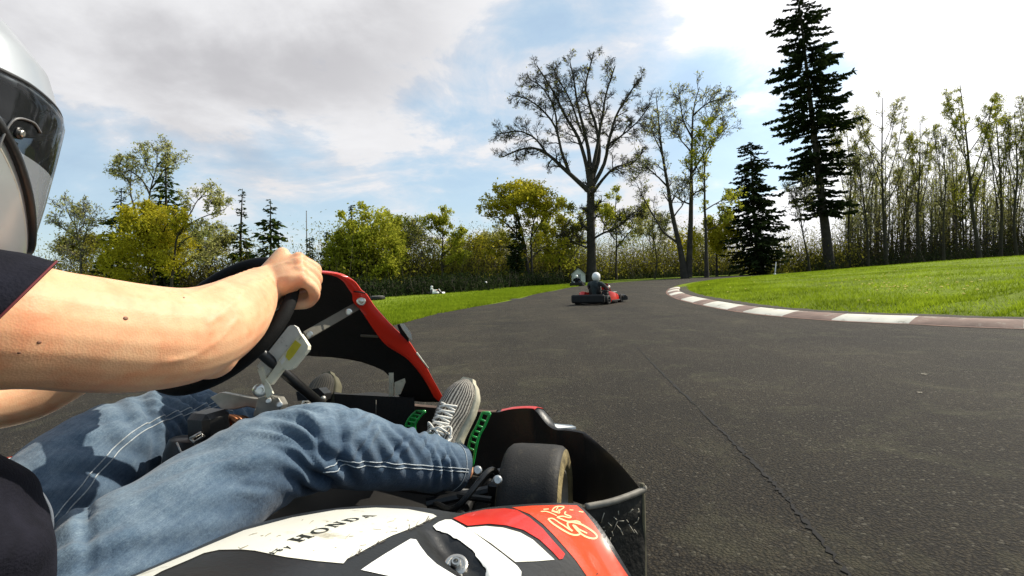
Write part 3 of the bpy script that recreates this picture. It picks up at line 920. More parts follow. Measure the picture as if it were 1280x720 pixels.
tree('leafy_tree', 'tree', 'thin lime green tree right behind the huge bare trunk', 58, [
    (((770, 345), (770, 300), (768, 270), (772, 235)), 1.4, .4), (((770, 310), (790, 285), (800, 262)), .9, .4), (((769, 300), (752, 275), (745, 255)), .9, .4),
], leaf='lime', nleaf=2600, lsize=.15, seed=26, n1=9, n2=6, n3=4, l1=1.9, cloud=[(775, 275, 26, 18, 2.2, 900)])
tree('leafy_tree', 'tree', 'yellow green bushy tree behind the slim trunk beside the cedar', 56, [
    (((896, 340), (895, 310), (893, 280)), 1.5, .4), (((895, 310), (908, 290), (915, 275)), .9, .4),
], leaf='yellow', nleaf=1500, lsize=.18, seed=27, n1=8, n2=5, n3=3, l1=1.3, cloud=[(898, 296, 20, 24, 2.0, 1700), (862, 305, 20, 22, 2, 900)])
# left of the track
tree('leafy_tree', 'tree', 'slender lime green tree standing alone left of the round yellow tree', 42, [
    (((553, 366), (553, 330), (554, 300), (553, 264)), 1.9, .4), (((554, 320), (568, 305), (580, 290)), .8, .3), (((554, 300), (543, 285), (537, 275)), .7, .3), (((553, 335), (570, 325), (582, 318)), .8, .3),
], leaf='lime', nleaf=2600, lsize=.12, seed=28, n1=9, n2=5, n3=4, l1=.9, l2=.6, l3=.35, up=.4, cloud=[(556, 275, 13, 13, 1.0, 500)])
tree('bare_tree', 'tree', 'thin bare tree between the lime tree clump and the slender lime tree', 43, [
    (((525, 366), (526, 330), (524, 300), (517, 280)), 1.3, .3), (((526, 322), (532, 300), (527, 282)), .9, .3), (((526, 320), (516, 300), (508, 290)), .7, .3), (((525, 330), (538, 315), (545, 300)), .7, .3),
], leaf='pale', nleaf=500, lsize=.10, seed=29, n1=8, n2=5, n3=4, l1=.8, l2=.5, l3=.35, bark=BARK_W)
tree('leafy_tree', 'tree', 'wide lime green tree clump left of the track behind the red fairing', 40, [
    (((470, 372), (468, 330), (466, 300), (460, 262)), 2.4, .5), (((455, 372), (452, 330), (440, 300), (432, 275)), 1.9, .4), (((468, 320), (482, 300), (490, 275)), 1.2, .4),
    (((452, 340), (432, 320), (420, 300)), 1.0, .4), (((470, 330), (490, 320), (502, 305)), 1.0, .4),
], leaf='lime', nleaf=4200, lsize=.14, seed=30, n1=9, n2=6, n3=4, l1=1.3, l2=.7, l3=.4,
    cloud=[(462, 290, 30, 28, 2.4, 3200), (490, 315, 18, 28, 2, 1500), (430, 315, 20, 28, 2, 1300), (470, 335, 30, 18, 2, 1200)])
fir('fir_tree', 'tree', 'dark fir poking out of the lime green tree clump', 41, 438, 365, 440, 256, 16, 32, leaf='mid', nb=130, spray=9, lsz=.45, prof=.7)
fir('fir_tree', 'tree', 'small fir right beside the fist on the steering wheel', 40, 411, 365, 410, 290, 12, 33, leaf='mid', nb=100, prof=.7, lsz=.4)
fir('fir_tree', 'tree', 'small pointed fir below the thin pole above the fist', 40, 389, 365, 387, 297, 9, 34, leaf='mid', nb=90, prof=.8, lsz=.35)
fir('fir_tree', 'tree', 'slim fir with layered top, left of the pair above the fist', 44, 301, 368, 303, 236, 18, 35, leaf='mid', nb=120, spray=9, prof=.75, gap=.6, lsz=.55, droop=.15)
fir('fir_tree', 'tree', 'broader fir with ragged top, right of the pair above the fist', 43, 338, 368, 338, 249, 25, 36, leaf='mid', nb=150, spray=10, prof=.55, gap=.55, lsz=.55, droop=.15)
z3 = lambda *p: Z(3.556, 40, 160, p)
tree('bare_tree', 'tree', 'pale bare tree beside the helmet visor at the far left', 40, [
    (z3((222, 740), (215, 560), (200, 480), (190, 420), (182, 350)), 1.8, .4), (z3((215, 540), (245, 460), (260, 400)), 1.0, .35), (z3((205, 500), (150, 440), (100, 400)), 1.0, .35),
    (z3((195, 440), (160, 380), (150, 340)), .8, .3), (z3((200, 480), (230, 400), (225, 345)), .8, .3), (z3((215, 600), (160, 550), (100, 530)), .9, .3),
], leaf='pale', nleaf=1100, lsize=.10, seed=40, n1=10, n2=6, n3=5, l1=1.2, l2=.7, l3=.4, bark=BARK_W, up=.2)
tree('bare_tree', 'tree', 'tall bare crown rising above the yellow leafy tree at left', 42, [
    (z3((520, 740), (518, 480), (525, 300), (542, 220), (560, 130), (528, 70)), 2.2, .4),
    (z3((524, 295), (490, 230), (440, 190), (365, 140)), 1.3, .35), (z3((530, 270), (600, 180), (640, 150)), 1.2, .35), (z3((480, 420), (440, 300), (436, 230), (452, 120)), 1.2, .35),
    (z3((540, 225), (500, 150), (480, 110)), .9, .3), (z3((550, 180), (590, 120), (585, 85)), .9, .3), (z3((440, 250), (400, 200), (380, 170)), .8, .3),
], leaf='pale', nleaf=1900, lsize=.11, seed=41, n1=11, n2=6, n3=4, l1=1.3, l2=.7, l3=.4, bark=BARK_M)
fir('fir_tree', 'tree', 'green pointed fir inside the tree clump at left', 41, 207, 365, 207, 190, 26, 42, leaf='mid', nb=200, spray=10, prof=.55, gap=.4, lsz=.5)
fir('fir_tree', 'tree', 'dark fir at the left edge of the tree clump beside the helmet', 41.5, 145, 365, 152, 235, 24, 43, leaf='mid', nb=150, prof=.55, gap=.5, lsz=.55)
tree('leafy_tree', 'tree', 'dense bright yellow leafy tree in the clump above the forearm', 38, [
    (z3((545, 750), (545, 640), (545, 520), (530, 420), (520, 340)), 2.0, .5), (z3((545, 560), (490, 480), (440, 410)), 1.1, .4), (z3((546, 540), (600, 440), (640, 380)), 1.1, .4),
    (z3((545, 600), (450, 560), (380, 530)), 1.1, .4), (z3((545, 600), (620, 540), (660, 480)), 1.1, .4),
], leaf='yellow', nleaf=3500, lsize=.13, seed=44, n1=10, n2=6, n3=4, l1=1.2, l2=.7, l3=.4, bark=BARK,
    cloud=[(192, 292, 33, 38, 2.4, 4600), (158, 322, 24, 30, 2, 1800), (215, 320, 24, 26, 2, 1700), (182, 265, 22, 12, 1.6, 900)])
tree('bare_tree', 'tree', 'crooked bare tree leaning right above the elbow', 37, [
    (z3((618, 750), (625, 640), (640, 560), (660, 470), (720, 420), (790, 385), (860, 360)), 1.9, .4), (z3((655, 475), (700, 390), (740, 320), (792, 265)), 1.2, .35),
    (z3((650, 530), (700, 480), (760, 470), (810, 430)), .9, .3), (z3((740, 320), (770, 300), (830, 320)), .7, .3), (z3((625, 650), (680, 600), (760, 560), (820, 540)), .9, .3),
], leaf='pale', nleaf=1900, lsize=.11, seed=45, n1=10, n2=6, n3=4, l1=1.1, l2=.6, l3=.4, bark=BARK, up=.25)
# conifers right of centre
def cedar_prof(t): return np.clip(1.1-t, 0, 1)**.55*np.clip(.55+t*2, 0, 1)
fir('cedar_tree', 'tree', 'dense dark cedar between the slim bare tree and the giant fir', 52, 949, 338, 938, 178, 40, 50, nb=420, spray=52, prof=cedar_prof, gap=.45, lsz=.36, base_free=.02, droop=.3)
def tall_prof(t): return np.clip(np.interp(t, [0, .1, .25, .35, .5, .62, .75, .88, 1], [.15, .25, .75, .7, .85, 1.0, .8, .55, .12])*(.80+.20*np.sin(t*38)), .08, 1.2)
fir('fir_tree', 'tree', 'giant ragged dark fir whose top leaves the picture', 60, 1038, 322, 996, -22, 57, 51, nb=470, spray=110, prof=tall_prof, gap=.40, lsz=.46, base_free=.20, droop=.26)

# the wood along the right: tall thin budding trees against the bright cloud
def wood_tree(bx, tx, ty, d, seed, name, label, leaf='pale', nleaf=1500, half=26, nl=7, r0=2.2, bark=BARK_M, by=330, **kw):
    r = RS(seed+900)
    limbs = [([(bx, by), (bx+(tx-bx)*.3+r.normal(0, 2), by+(ty-by)*.3), (bx+(tx-bx)*.65+r.normal(0, 3), by+(ty-by)*.65), (tx, ty)], r0, .35)]
    for i in range(nl):
        f = .32+.5*(i+r.rand())/nl; sx = bx+(tx-bx)*f; sy = by+(ty-by)*f; sg = -1 if (i+seed) % 2 else 1
        e = half*(.5+.6*r.rand())*sg; hgt = abs(by-ty)*(1-f)*(.55+.35*r.rand())
        limbs.append(([(sx, sy), (sx+e*.45, sy-hgt*.35), (sx+e*.75, sy-hgt*.7), (sx+e*.95, sy-hgt)], r0*.45*(1.15-f), .3))
    return tree(name, 'tree', label, d, limbs, leaf=leaf, nleaf=nleaf, seed=seed, bark=bark, **{**dict(n1=6, n2=5, n3=4, l1=1.3, l2=.8, l3=.5, lsize=.13, rmin=.016, up=.35, ang=.6), **kw})
WT = [
    (1062, 1058, 158, 62, 'budding_tree', 'pale budding tree just right of the giant fir', 'lime', 1700, 18, 1.6),
    (1012, 990, 225, 55, 'bare_tree', 'short bare tree between the cedar and the giant fir', 'pale', 300, 16, 1.2),
    (1108, 1103, 122, 60, 'bare_tree', 'tall fan shaped bare tree, third trunk right of the giant fir', 'pale', 1900, 34, 2.2),
    (1086, 1072, 190, 58, 'bare_tree', 'thin leaning bare tree second right of the giant fir', 'pale', 700, 14, 1.3),
    (1150, 1150, 152, 63, 'budding_tree', 'bushy topped budding tree left of the straight bare pole tree', 'lime', 1900, 22, 1.9),
    (1180, 1176, 165, 57, 'bare_tree', 'straight thin bare tree with almost no side limbs in the right wood', 'pale', 600, 10, 1.5),
    (1226, 1200, 106, 58, 'budding_tree', 'tallest green budding tree of the right wood, leaning left', 'lime', 2800, 36, 2.7),
    (1250, 1244, 136, 61, 'bare_tree', 'dark many limbed bare tree right of the tallest budding tree', 'lime', 1000, 20, 2.2),
    (1272, 1268, 140, 60, 'bare_tree', 'bare tree at the right picture edge beside the dark many limbed one', 'lime', 900, 18, 2.0),
    (1205, 1208, 215, 66, 'budding_tree', 'low leafy tree between the tallest budding tree and the straight thin one', 'lime', 1500, 16, 1.4),
    (1128, 1136, 205, 66, 'budding_tree', 'small pale budding tree right behind the fan shaped bare tree', 'pale', 1100, 16, 1.3),
    (1300, 1296, 110, 62, 'bare_tree', 'bare tree cut off by the right picture edge', 'pale', 1200, 26, 2.2),
]
for i, (bx, tx, ty, d, nm, lb, lf, nl, hf, r0) in enumerate(WT):
    wood_tree(bx, tx, ty, d, 60+i, nm, lb, lf, int(nl*1.6), hf, 8 if hf > 12 else 4, r0, lsize=.095, n1=8, n2=6, n3=4)
# airy mid-height trees that fill the bank behind the verge
for i, (bx, tx, ty, d, nm, lb, lf, nl, hf, r0) in enumerate([
    (507, 505, 276, 46, 'leafy_tree', 'airy lime tree between the wide lime clump and the thin bare tree', 'lime', 2600, 17, 1.3),
    (584, 586, 298, 50, 'leafy_tree', 'low feathery yellow tree just right of the slender lime green tree', 'yellow', 2200, 18, 1.2),
    (618, 616, 292, 54, 'budding_tree', 'pale budding tree half behind the left side of the round yellow tree', 'pale', 2200, 17, 1.2),
    (262, 264, 292, 44, 'budding_tree', 'pale budding tree behind the crooked bare tree above the elbow', 'pale', 2200, 20, 1.3),
    (818, 815, 268, 55, 'budding_tree', 'pale budding tree seen between the huge bare trunk and the twin trunk tree', 'pale', 2200, 18, 1.2),
    (98, 100, 296, 45, 'budding_tree', 'low olive budding tree between the far left bare tree and the tree clump', 'olive', 2200, 20, 1.3),
]):
    wood_tree(bx, tx, ty, d, 120+i, nm, lb, lf, nl, hf, 8, r0, by=364 if bx < 600 else 350, lsize=.12, n1=9, n2=6, n3=4, l1=1.2, l2=.7, l3=.45, ang=.75)
# more distant mixed wood behind, too dense to count
def far_wood():
    r = RS(77)
    wood = Wood(); L2 = []
    lines = [  # px x from..to, base y, top y range, depth, count
        (1050, 1330, 325, (185, 270), 70, 120), (800, 930, 340, (275, 320), 70, 10), (585, 700, 352, (315, 338), 66, 12), (400, 600, 362, (318, 345), 50, 16), (60, 300, 372, (318, 345), 50, 18)]
    for (x0, x1, by, (ta, tb), d, n) in lines:
        for _ in range(n):
            x = r.uniform(x0, x1); dd = d+r.uniform(-4, 8); ty = r.uniform(ta, tb)
            a = P(x, by, dd); a[2] = 0; b = P(x+r.normal(0, 4), ty, dd); m = (a+b)/2+r.normal(0, .15, 3)
            p = resample(spline([a, m, b], 4), 8); wood.add(p, np.linspace(.13, .03, 8), 4)
            q, rr, L = spawn(p[None], np.linspace(.13, .03, 8)[None], 14, np.linalg.norm(b-a)*.22, .6, .4, 5, r, t0=.3)
            rr = np.maximum(rr, .022); wood.add(q, rr, 3)
            q2, r2, _ = spawn(q, rr, 5, L*.5, .6, .3, 4, r); wood.add(q2, np.maximum(r2, .018), 3)
        
            if d > 60:
                k = r.randint(0, len(q2), 520); L2.append(q2[k, r.randint(1, 4, 520)]+r.normal(0, .25, (520, 3)))
    V, F = wood.arrays(); fm = np.zeros(len(F), int)
    V2, F2 = leaf_quads(np.concatenate(L2), .075, r); F = np.concatenate([F, F2+len(V)]); fm = np.concatenate([fm, np.ones(len(F2), int)]); V = np.concatenate([V, V2])
    tag(link_mesh('far_wood', V, F, [BARK_W, LEAF['pale']], None, fm, smooth=False), kind='stuff')
far_wood()

def undergrowth(name, spans, leaf, seed, size=.22, ex=1.7):
    """ragged mass of brush: spans of (x0,x1 px, base depth0, depth1, top m0, top m1, count, thickness m)"""
    r = RS(seed); C = []; S_ = []; tw = Wood()
    for (x0, x1, d0, d1, h0, h1, n, th) in spans:
        k = max(6, n//70)
        t = r.rand(k); x = x0+(x1-x0)*t; d = d0+(d1-d0)*t+r.rand(k)*th
        h = (h0+(h1-h0)*t)*(.45+.75*r.rand(k)**1.4)
        for i in range(k):
            g = P(x[i], 345, d[i]); gz = float(ground_h(g[0:1], g[1:2])[0])
            m = n//k; rad = .35+.30*h[i]
            q = r.normal(size=(m, 3))*np.array([rad*.8, rad*.8, 0])+np.array([g[0], g[1], gz]); q[:, 2] += h[i]*1.15*r.rand(m)**ex
            C.append(q); S_.append(size*(1.1-.70*np.clip((q[:, 2]-gz)/(h[i]*1.15), 0, 1)))
            b0 = np.array([[g[0], g[1], gz]])+r.normal(size=(4, 3))*np.array([rad*.7, rad*.7, 0]); t0_ = b0+r.normal(size=(4, 3))*np.array([.2, .2, 0])*h[i]+np.array([0, 0, 1])*h[i]*(.55+.45*r.rand(4, 1))
            tw.add(np.stack([b0, (b0+t0_)/2+r.normal(0, .05, (4, 3)), t0_], 1), np.full((4, 3), .015)*np.array([1.2, 1, .6]), 3)
    C = np.concatenate(C)
    V, F = leaf_quads(C, np.concatenate(S_), r); V2, F2 = tw.arrays(); fm = np.concatenate([np.zeros(len(F), int), np.ones(len(F2), int)])
    tag(link_mesh(name, np.concatenate([V, V2]), np.concatenate([F, F2+len(V)]), [LEAF[leaf], BARK_M], None, fm, smooth=False), kind='stuff')
undergrowth('dark_undergrowth', [(300, 480, 26, 24, .95, .9, 9000, 5), (465, 600, 24, 30, .85, .9, 12000, 5), (560, 700, 29, 44, .95, 1.2, 11000, 4), (690, 930, 55, 62, .9, 1.1, 9000, 5),
                                 (1000, 1340, 58, 60, 2.4, 3.8, 16000, 7)], 'dark', 81, .12)
undergrowth('brown_undergrowth', [(1040, 1340, 64, 66, 6.5, 9.0, 22000, 8), (480, 600, 42, 48, 2.2, 2.4, 6000, 6), (240, 330, 40, 42, 3.5, 3.0, 6000, 6)], 'brown', 82, .15)
undergrowth('olive_undergrowth', [(470, 620, 40, 47, 4.4, 4.6, 30400, 9), (60, 330, 42, 42, 4.6, 4.6, 24700, 6), (585, 740, 50, 56, 4.8, 5.2, 24700, 6), (640, 930, 60, 66, 5.2, 6.4, 45600, 9), (960, 1060, 60, 62, 5.0, 5.0, 13300, 6),
                                  (1060, 1330, 68, 68, 6, 7, 17100, 8), (400, 480, 38, 40, 4.8, 4.4, 11400, 6)], 'olive', 83, .15, 1.05)
# ------------------------------------------------------------------ the kart in the foreground
FA = np.array([-.40, 1.39, 0.0])                  # ground point under the middle of the front axle
HD = math.radians(22)                             # the kart's heading, clockwise from +Y
KF = np.array([math.sin(HD), math.cos(HD), 0]); KR = np.array([math.cos(HD), -math.sin(HD), 0]); UZ = np.array([0, 0, 1.0])
def KW(r, f, z): return FA+r*KR+f*KF+z*UZ
def KC(p): q = np.asarray(p)-FA; return float(q@KR), float(q@KF), float(p[2])

M_BLK = mat('black_plastic', (.010, .010, .010), .38, var=.3, bump=.06, bscale=160, dirt=(.035, .03, .024), dscale=16, spec=.5)
M_BLKM = mat('black_matte_plastic', (.011, .010, .009), .7, var=.3, bump=.10, bscale=120, dirt=(.03, .026, .02), dscale=9, spec=.3)
M_BLKS = mat('black_scuffed_plastic', (.022, .020, .016), .8, var=.5, vscale=20, bump=.5, bscale=60, dirt=(.12, .10, .06), dscale=22, spec=.3)
M_RUB = mat('tyre_rubber', (.019, .017, .015), .65, var=.4, vscale=12, bump=.12, bscale=260, spec=.35, dirt=(.050, .042, .030), dscale=40, dthr=.56)
M_RUBS = mat('tyre_sidewall_dusty', (.22, .17, .075), .8, var=.6, vscale=22, bump=.4, bscale=120, dirt=(.03, .026, .02), dscale=30)
M_STEEL = mat('bare_steel', (.55, .53, .49), .32, metal=1.0, var=.2, vscale=30, rvar=.12)
M_ALU = mat('dull_alloy', (.50, .48, .42), .45, metal=.7, var=.25, vscale=25, rvar=.1)
M_STRAP = mat('grey_strap_paint', (.12, .108, .082), .65, metal=.0, var=.25, vscale=20, bump=.1)
M_RED = mat('red_bodywork', (.62, .022, .012), .32, var=.08, vscale=10, coat=.3, dirt=(.30, .03, .02), dscale=30)
M_ORG = mat('orange_red_bodywork', (.78, .058, .008), .34, var=.06, vscale=8, coat=.25, dirt=(.62, .10, .04), dscale=26)
M_WHT = mat('white_bodywork_scuffed', (.74, .72, .62), .38, var=.05, vscale=6, coat=.2, dirt=(.40, .37, .28), dscale=16)
M_STK = mat('white_sticker', (.84, .83, .78), .35, var=.03, vscale=6, coat=.2)
M_CRM = mat('cream_ink', (.80, .55, .28), .45, var=.1, vscale=60)
M_INK = mat('dark_green_black_ink', (.010, .012, .006), .5, var=.3, vscale=40)
M_GRN = mat('green_pedal_paint', (.015, .33, .055), .35, var=.3, vscale=40, coat=.4)
M_COP = mat('copper_cable', (.20, .075, .03), .4, metal=.6, var=.4, vscale=60)
M_YEL = mat('yellow_sticker', (.72, .62, .05), .45, var=.15, vscale=40)
M_CREAM = mat('cream_plastic', (.80, .77, .62), .45, var=.12, vscale=30, dirt=(.3, .26, .16), dscale=50)
M_GREYP = mat('pale_grey_plastic', (.70, .69, .63), .45, var=.15, vscale=30, dirt=(.22, .2, .15), dscale=40)
M_CARB = mat('lap_timer_dark', (.02, .02, .018), .5)

kart = empty('go_kart', KW(0, -.5, 0), 'red, white and black racing go-kart nearest the camera, with big lettering on its side pod', 'go-kart', 'karts on the circuit')

# ---- right side pod: rows run from its inner top edge outward and down
E_PX = [(40, 775, .455), (100, 748, .445), (160, 721, .43), (230, 691, .41), (300, 661, .39), (360, 645, .37), (420, 635, .35), (470, 632, .335), (510, 634, .322),
        (545, 640, .31), (572, 642, .303), (610, 634.5, .295), (660, 630, .285), (700, 628.5, .277), (723, 629.5, .272)]
def build_pod():
    E = np.array([G(x, y, z) for x, y, z in E_PX]); E = spline(E, 6); n = len(E)
    last = spline(np.array([G(723, 629.5, .272), G(745, 651, .258), G(766, 682, .238), G(791, 723, .205)]), 6)
    O0 = np.array([KC(e) for e in E]); of0 = O0[0][1]; oL = np.array(KC(last[-1]))
    t = np.linspace(0, 1, n)
    m = 26; rows = []
    for i in range(n):
        e = E[i]
        f = of0+(oL[1]-of0)*t[i]
        zo = e[2]-.105 if t[i] < .75 else None
        o = KW(.765+(oL[0]-.765)*t[i], f, (E[0][2]-.10)*(1-t[i])+.205*t[i])
        row = []
        for j in range(m+1):
            s = j/m
            p = e+(o-e)*s
            p = p+UZ*(.055*math.sin(math.pi*min(s*1.02, 1))**.9*(1-.45*t[i]))*(1 if t[i] < .9 else 1)
            row.append(p)
        w = smooth01((t[i]-.80)/.20)                 # blend into the traced front edge
        lr = resample(last, m+1)
        row = np.array(row)*(1-w)+(lr+(e-last[0]))*w if w > 0 else np.array(row)
        if w > 0: row = row+(e-row[0])*(1-np.linspace(0, 1, m+1))[:, None]
        rows.append(row)
    # shallow scoop moulded around the fastener
    for i in range(n):
        for j in range(m+1):
            x, y, d = PX(rows[i][j])
            a, b = x-575, y-697
            c, s_ = math.cos(.72), math.sin(.72)
            q = math.hypot((a*c+b*s_)/52, (-a*s_+b*c)/15)
            rows[i][j] = rows[i][j]-UZ*.016*smooth01(np.array((1.15-q)/.6))
    full = []
    for i in range(n):
        r = rows[i]; e = r[0]; o = r[-1]
        inn = [e+KR*.004-UZ*.20, e-KR*.004-UZ*.05, e-KR*.003-UZ*.008]
        outw = unit(o-r[-3]+np.array([0, 0, 0])); out = [o+KR*.012-UZ*.02, o+KR*.014-UZ*.06, o+KR*.0-UZ*.13]
        full.append(np.array(inn+list(r)+out))
    mb = MB(); mb.loft(full, 0, closed_ring=False)
    # close the front end
    fr = full[-1]; drop = [p+KF*.012-UZ*(.03 if p[2] > .12 else 0) for p in fr]; low = [np.array([p[0]+KF[0]*.01, p[1]+KF[1]*.01, min(p[2], .07)]) for p in fr]
    mb.loft([fr, drop, low], 0, closed_ring=False)
    o = mb.build('side_pod', M_BLK, kart, auto=60)
    bv = BVHTree.FromPolygons([tuple(v) for v in mb.v], mb.f)
    return o, bv
pod, POD_BV = build_pod()

from mathutils.geometry import delaunay_2d_cdt
def cast(bv, px, py, off):
    dr = Vector(ray(px, py)).normalized(); C_ = Vector(cC)
    h, nn, fi, ds = bv.ray_cast(C_, dr)
    if h is None:
        h2, nn, fi, ds = bv.find_nearest(Vector(P(px, py, .8))); h = h2
    if nn.dot(dr) > 0: nn = -nn
    return np.array(h+nn*off)

def dense(poly, step):
    out = []
    n = len(poly)
    for i in range(n):
        a, b = np.array(poly[i], float), np.array(poly[(i+1) % n], float)
        k = max(1, int(np.linalg.norm(b-a)/step))
        out += [a+(b-a)*j/k for j in range(k)]
    return out

def decal_into(mb, bv, poly, off=.0012, step=7.0, mi=0, smooth_it=False):
    if smooth_it: poly = [tuple(p) for p in spline(poly, 5, closed=True)]
    b = dense(poly, step); nb = len(b)
    pts = [Vector(p) for p in b]
    xs = [p[0] for p in b]; ys = [p[1] for p in b]
    gx = np.arange(min(xs), max(xs), step)
    for x in gx:
        for y in np.arange(min(ys), max(ys), step): pts.append(Vector((x+.13, y+.07)))
    v, e, f, *_ = delaunay_2d_cdt(pts, [], [list(range(nb))], 1, 1e-4)
    V = [cast(bv, p.x, p.y, off) for p in v]
    mb.add(V, [tuple(q) for q in f], mi)

def ribbon_into(mb, bv, line, w, off=.0034, mi=0, sm=4):
    p = spline(line, sm); t = np.gradient(p, axis=0); t /= np.linalg.norm(t, axis=1)[:, None]+1e-9
    nrm = np.stack([-t[:, 1], t[:, 0]], -1)
    V = []
    for a, b in zip(p, nrm):
        V += [cast(bv, *(a-b*w/2), off), cast(bv, *(a+b*w/2), off)]
    mb.add(V, [(2*i, 2*i+1, 2*i+3, 2*i+2) for i in range(len(p)-1)], mi)

def decal(name, poly, m, off=.0006, step=4.0, want_bv=False):
    mb = MB(); decal_into(mb, POD_BV, poly, off, step)
    o = mb.build(name, m, pod)
    return BVHTree.FromPolygons([tuple(v) for v in mb.v], mb.f) if want_bv else o

WP = [(120, 744), (165, 723), (235, 693), (305, 663.5), (365, 647.5), (420, 638), (470, 635), (510, 637), (541, 643), (546, 646), (529, 654), (511, 662), (490, 670), (470, 680), (452, 690), (434, 699),
                      (429, 705), (395, 702), (356, 697), (318, 689), (300, 687.5), (274, 688), (255, 692), (235, 701), (202, 715), (160, 739)]
decal('white_sticker', [(513, 674), (520, 675), (525, 683), (534, 695), (546, 706), (572, 722), (560, 730), (520, 726), (483, 720), (451, 713), (464, 704), (481, 693)], M_STK)
decal('white_strip', [(541, 659), (548, 654), (556, 651), (564, 651), (575, 657), (590, 666), (609, 680), (627.5, 694), (646, 709), (651, 716), (650, 730), (608, 730), (608, 713), (601, 702), (590, 689), (575, 677.5), (560, 668), (545, 664)], M_STK, off=.0016, step=2.5)
decal('red_arc', [(566, 648.5), (585, 642), (607, 637.5), (631, 636), (646, 638), (662, 647.5), (678, 661), (692, 677.5), (706, 693), (703, 699), (699, 700), (690, 690), (674, 675), (654, 663), (633, 657.5), (611, 655.5), (584, 658)], M_RED, off=.0009)
decal('white_arc', [(583, 660), (607, 658), (629, 660), (650, 666), (666, 675), (680, 688), (693, 700), (670, 702), (644, 703), (614, 680)], M_WHT)
ORG_BV = decal('orange_panel', [(640, 634.5), (662, 643), (678, 655), (692, 669), (703, 681.5), (719, 700), (737, 726), (760, 735), (789, 726), (769, 696), (754, 673), (742, 655), (729, 639), (721, 632), (700, 631.5), (665, 632.5)], M_ORG, want_bv=True)
# script logo in outline strokes on the orange panel
zo = lambda *p: Z(12, 670, 620, p)
mb = MB()
for ln, w in ((zo((180, 345), (240, 340), (300, 370), (340, 400), (420, 450), (490, 500), (545, 530)), 1.7), (zo((180, 345), (230, 400), (330, 470), (430, 530), (520, 575), (600, 590), (660, 570), (650, 540), (600, 500), (550, 435)), 2.2),
              (zo((600, 500), (640, 540), (720, 600), (800, 632), (880, 640), (912, 610), (880, 560), (800, 500), (700, 440), (620, 412), (540, 395), (482, 400), (470, 430), (500, 490), (545, 530)), 2.3),
              (zo((545, 440), (585, 452), (640, 500), (740, 550), (765, 560)), 1.8), (zo((320, 318), (400, 308), (500, 330), (520, 310), (440, 280), (432, 250), (452, 240)), 1.7),
              (zo((310, 320), (380, 350), (480, 385), (600, 378), (660, 400), (650, 420)), 1.8), (zo((240, 215), (300, 165), (420, 165), (370, 210), (300, 240), (240, 215)), 1.5), (zo((330, 165), (300, 215)), 1.2),
              (zo((230, 228), (330, 258), (355, 250), (340, 200)), 1.3), (zo((70, 238), (150, 235), (240, 265), (310, 300)), 1.3), (zo((110, 205), (190, 198)), 1.4), (zo((500, 212), (560, 215)), 1.2), (zo((640, 235), (710, 245)), 1.5)):
    ribbon_into(mb, ORG_BV, ln, w, .0005)
mb.build('script_logo', M_CRM, pod)

# white panel with the scratches and worn edges scuffed into it
mb = MB(); decal_into(mb, POD_BV, WP, .0006, 4.0, 0)
WP_BV = BVHTree.FromPolygons([tuple(v) for v in mb.v], mb.f)
r = RS(4); q = 0
while q < 26:
    x, y = r.uniform(200, 540), r.uniform(638, 704); a = r.normal(-.25, .35); l = 1.5+11*r.rand()**2.2
    edge = np.interp(x, [p[0] for p in WP[1:11]], [p[1] for p in WP[1:11]])
    low = np.interp(x, [202, 274, 356, 429, 470, 511, 546], [714, 687, 696, 704, 679, 661, 646])
    if y < edge+4 or y > low-4: continue
    if 335 < x < 480 and abs(y-(693-(x-340)*.36)) < 11: continue
    q += 1
    ribbon_into(mb, WP_BV, [(x, y), (x+l*.5*math.cos(a), y+l*.5*math.sin(a)+r.normal(0, .6)), (x+l*math.cos(a), y+l*math.sin(a))], r.uniform(.3, .8), .0003, 1, sm=2)
for _ in range(22):
    tt = r.rand(); x, y = 434+tt*110, 699-tt*51; a = r.normal(-.5, .4); l = r.uniform(3, 10)
    ribbon_into(mb, POD_BV, [(x+r.normal(0, 1.2), y+r.normal(0, 1.2)), (x+l*.5*math.cos(a), y+l*.5*math.sin(a)), (x+l*math.cos(a), y+l*math.sin(a))], r.uniform(.4, 1.2), .0009, 2, sm=2)
mb.build('white_panel', [M_WHT, mat('scuff_brown', (.30, .27, .19), .8, var=.4, vscale=60), mat('edge_wear_grey', (.07, .06, .045), .7, var=.5, vscale=80)], pod)
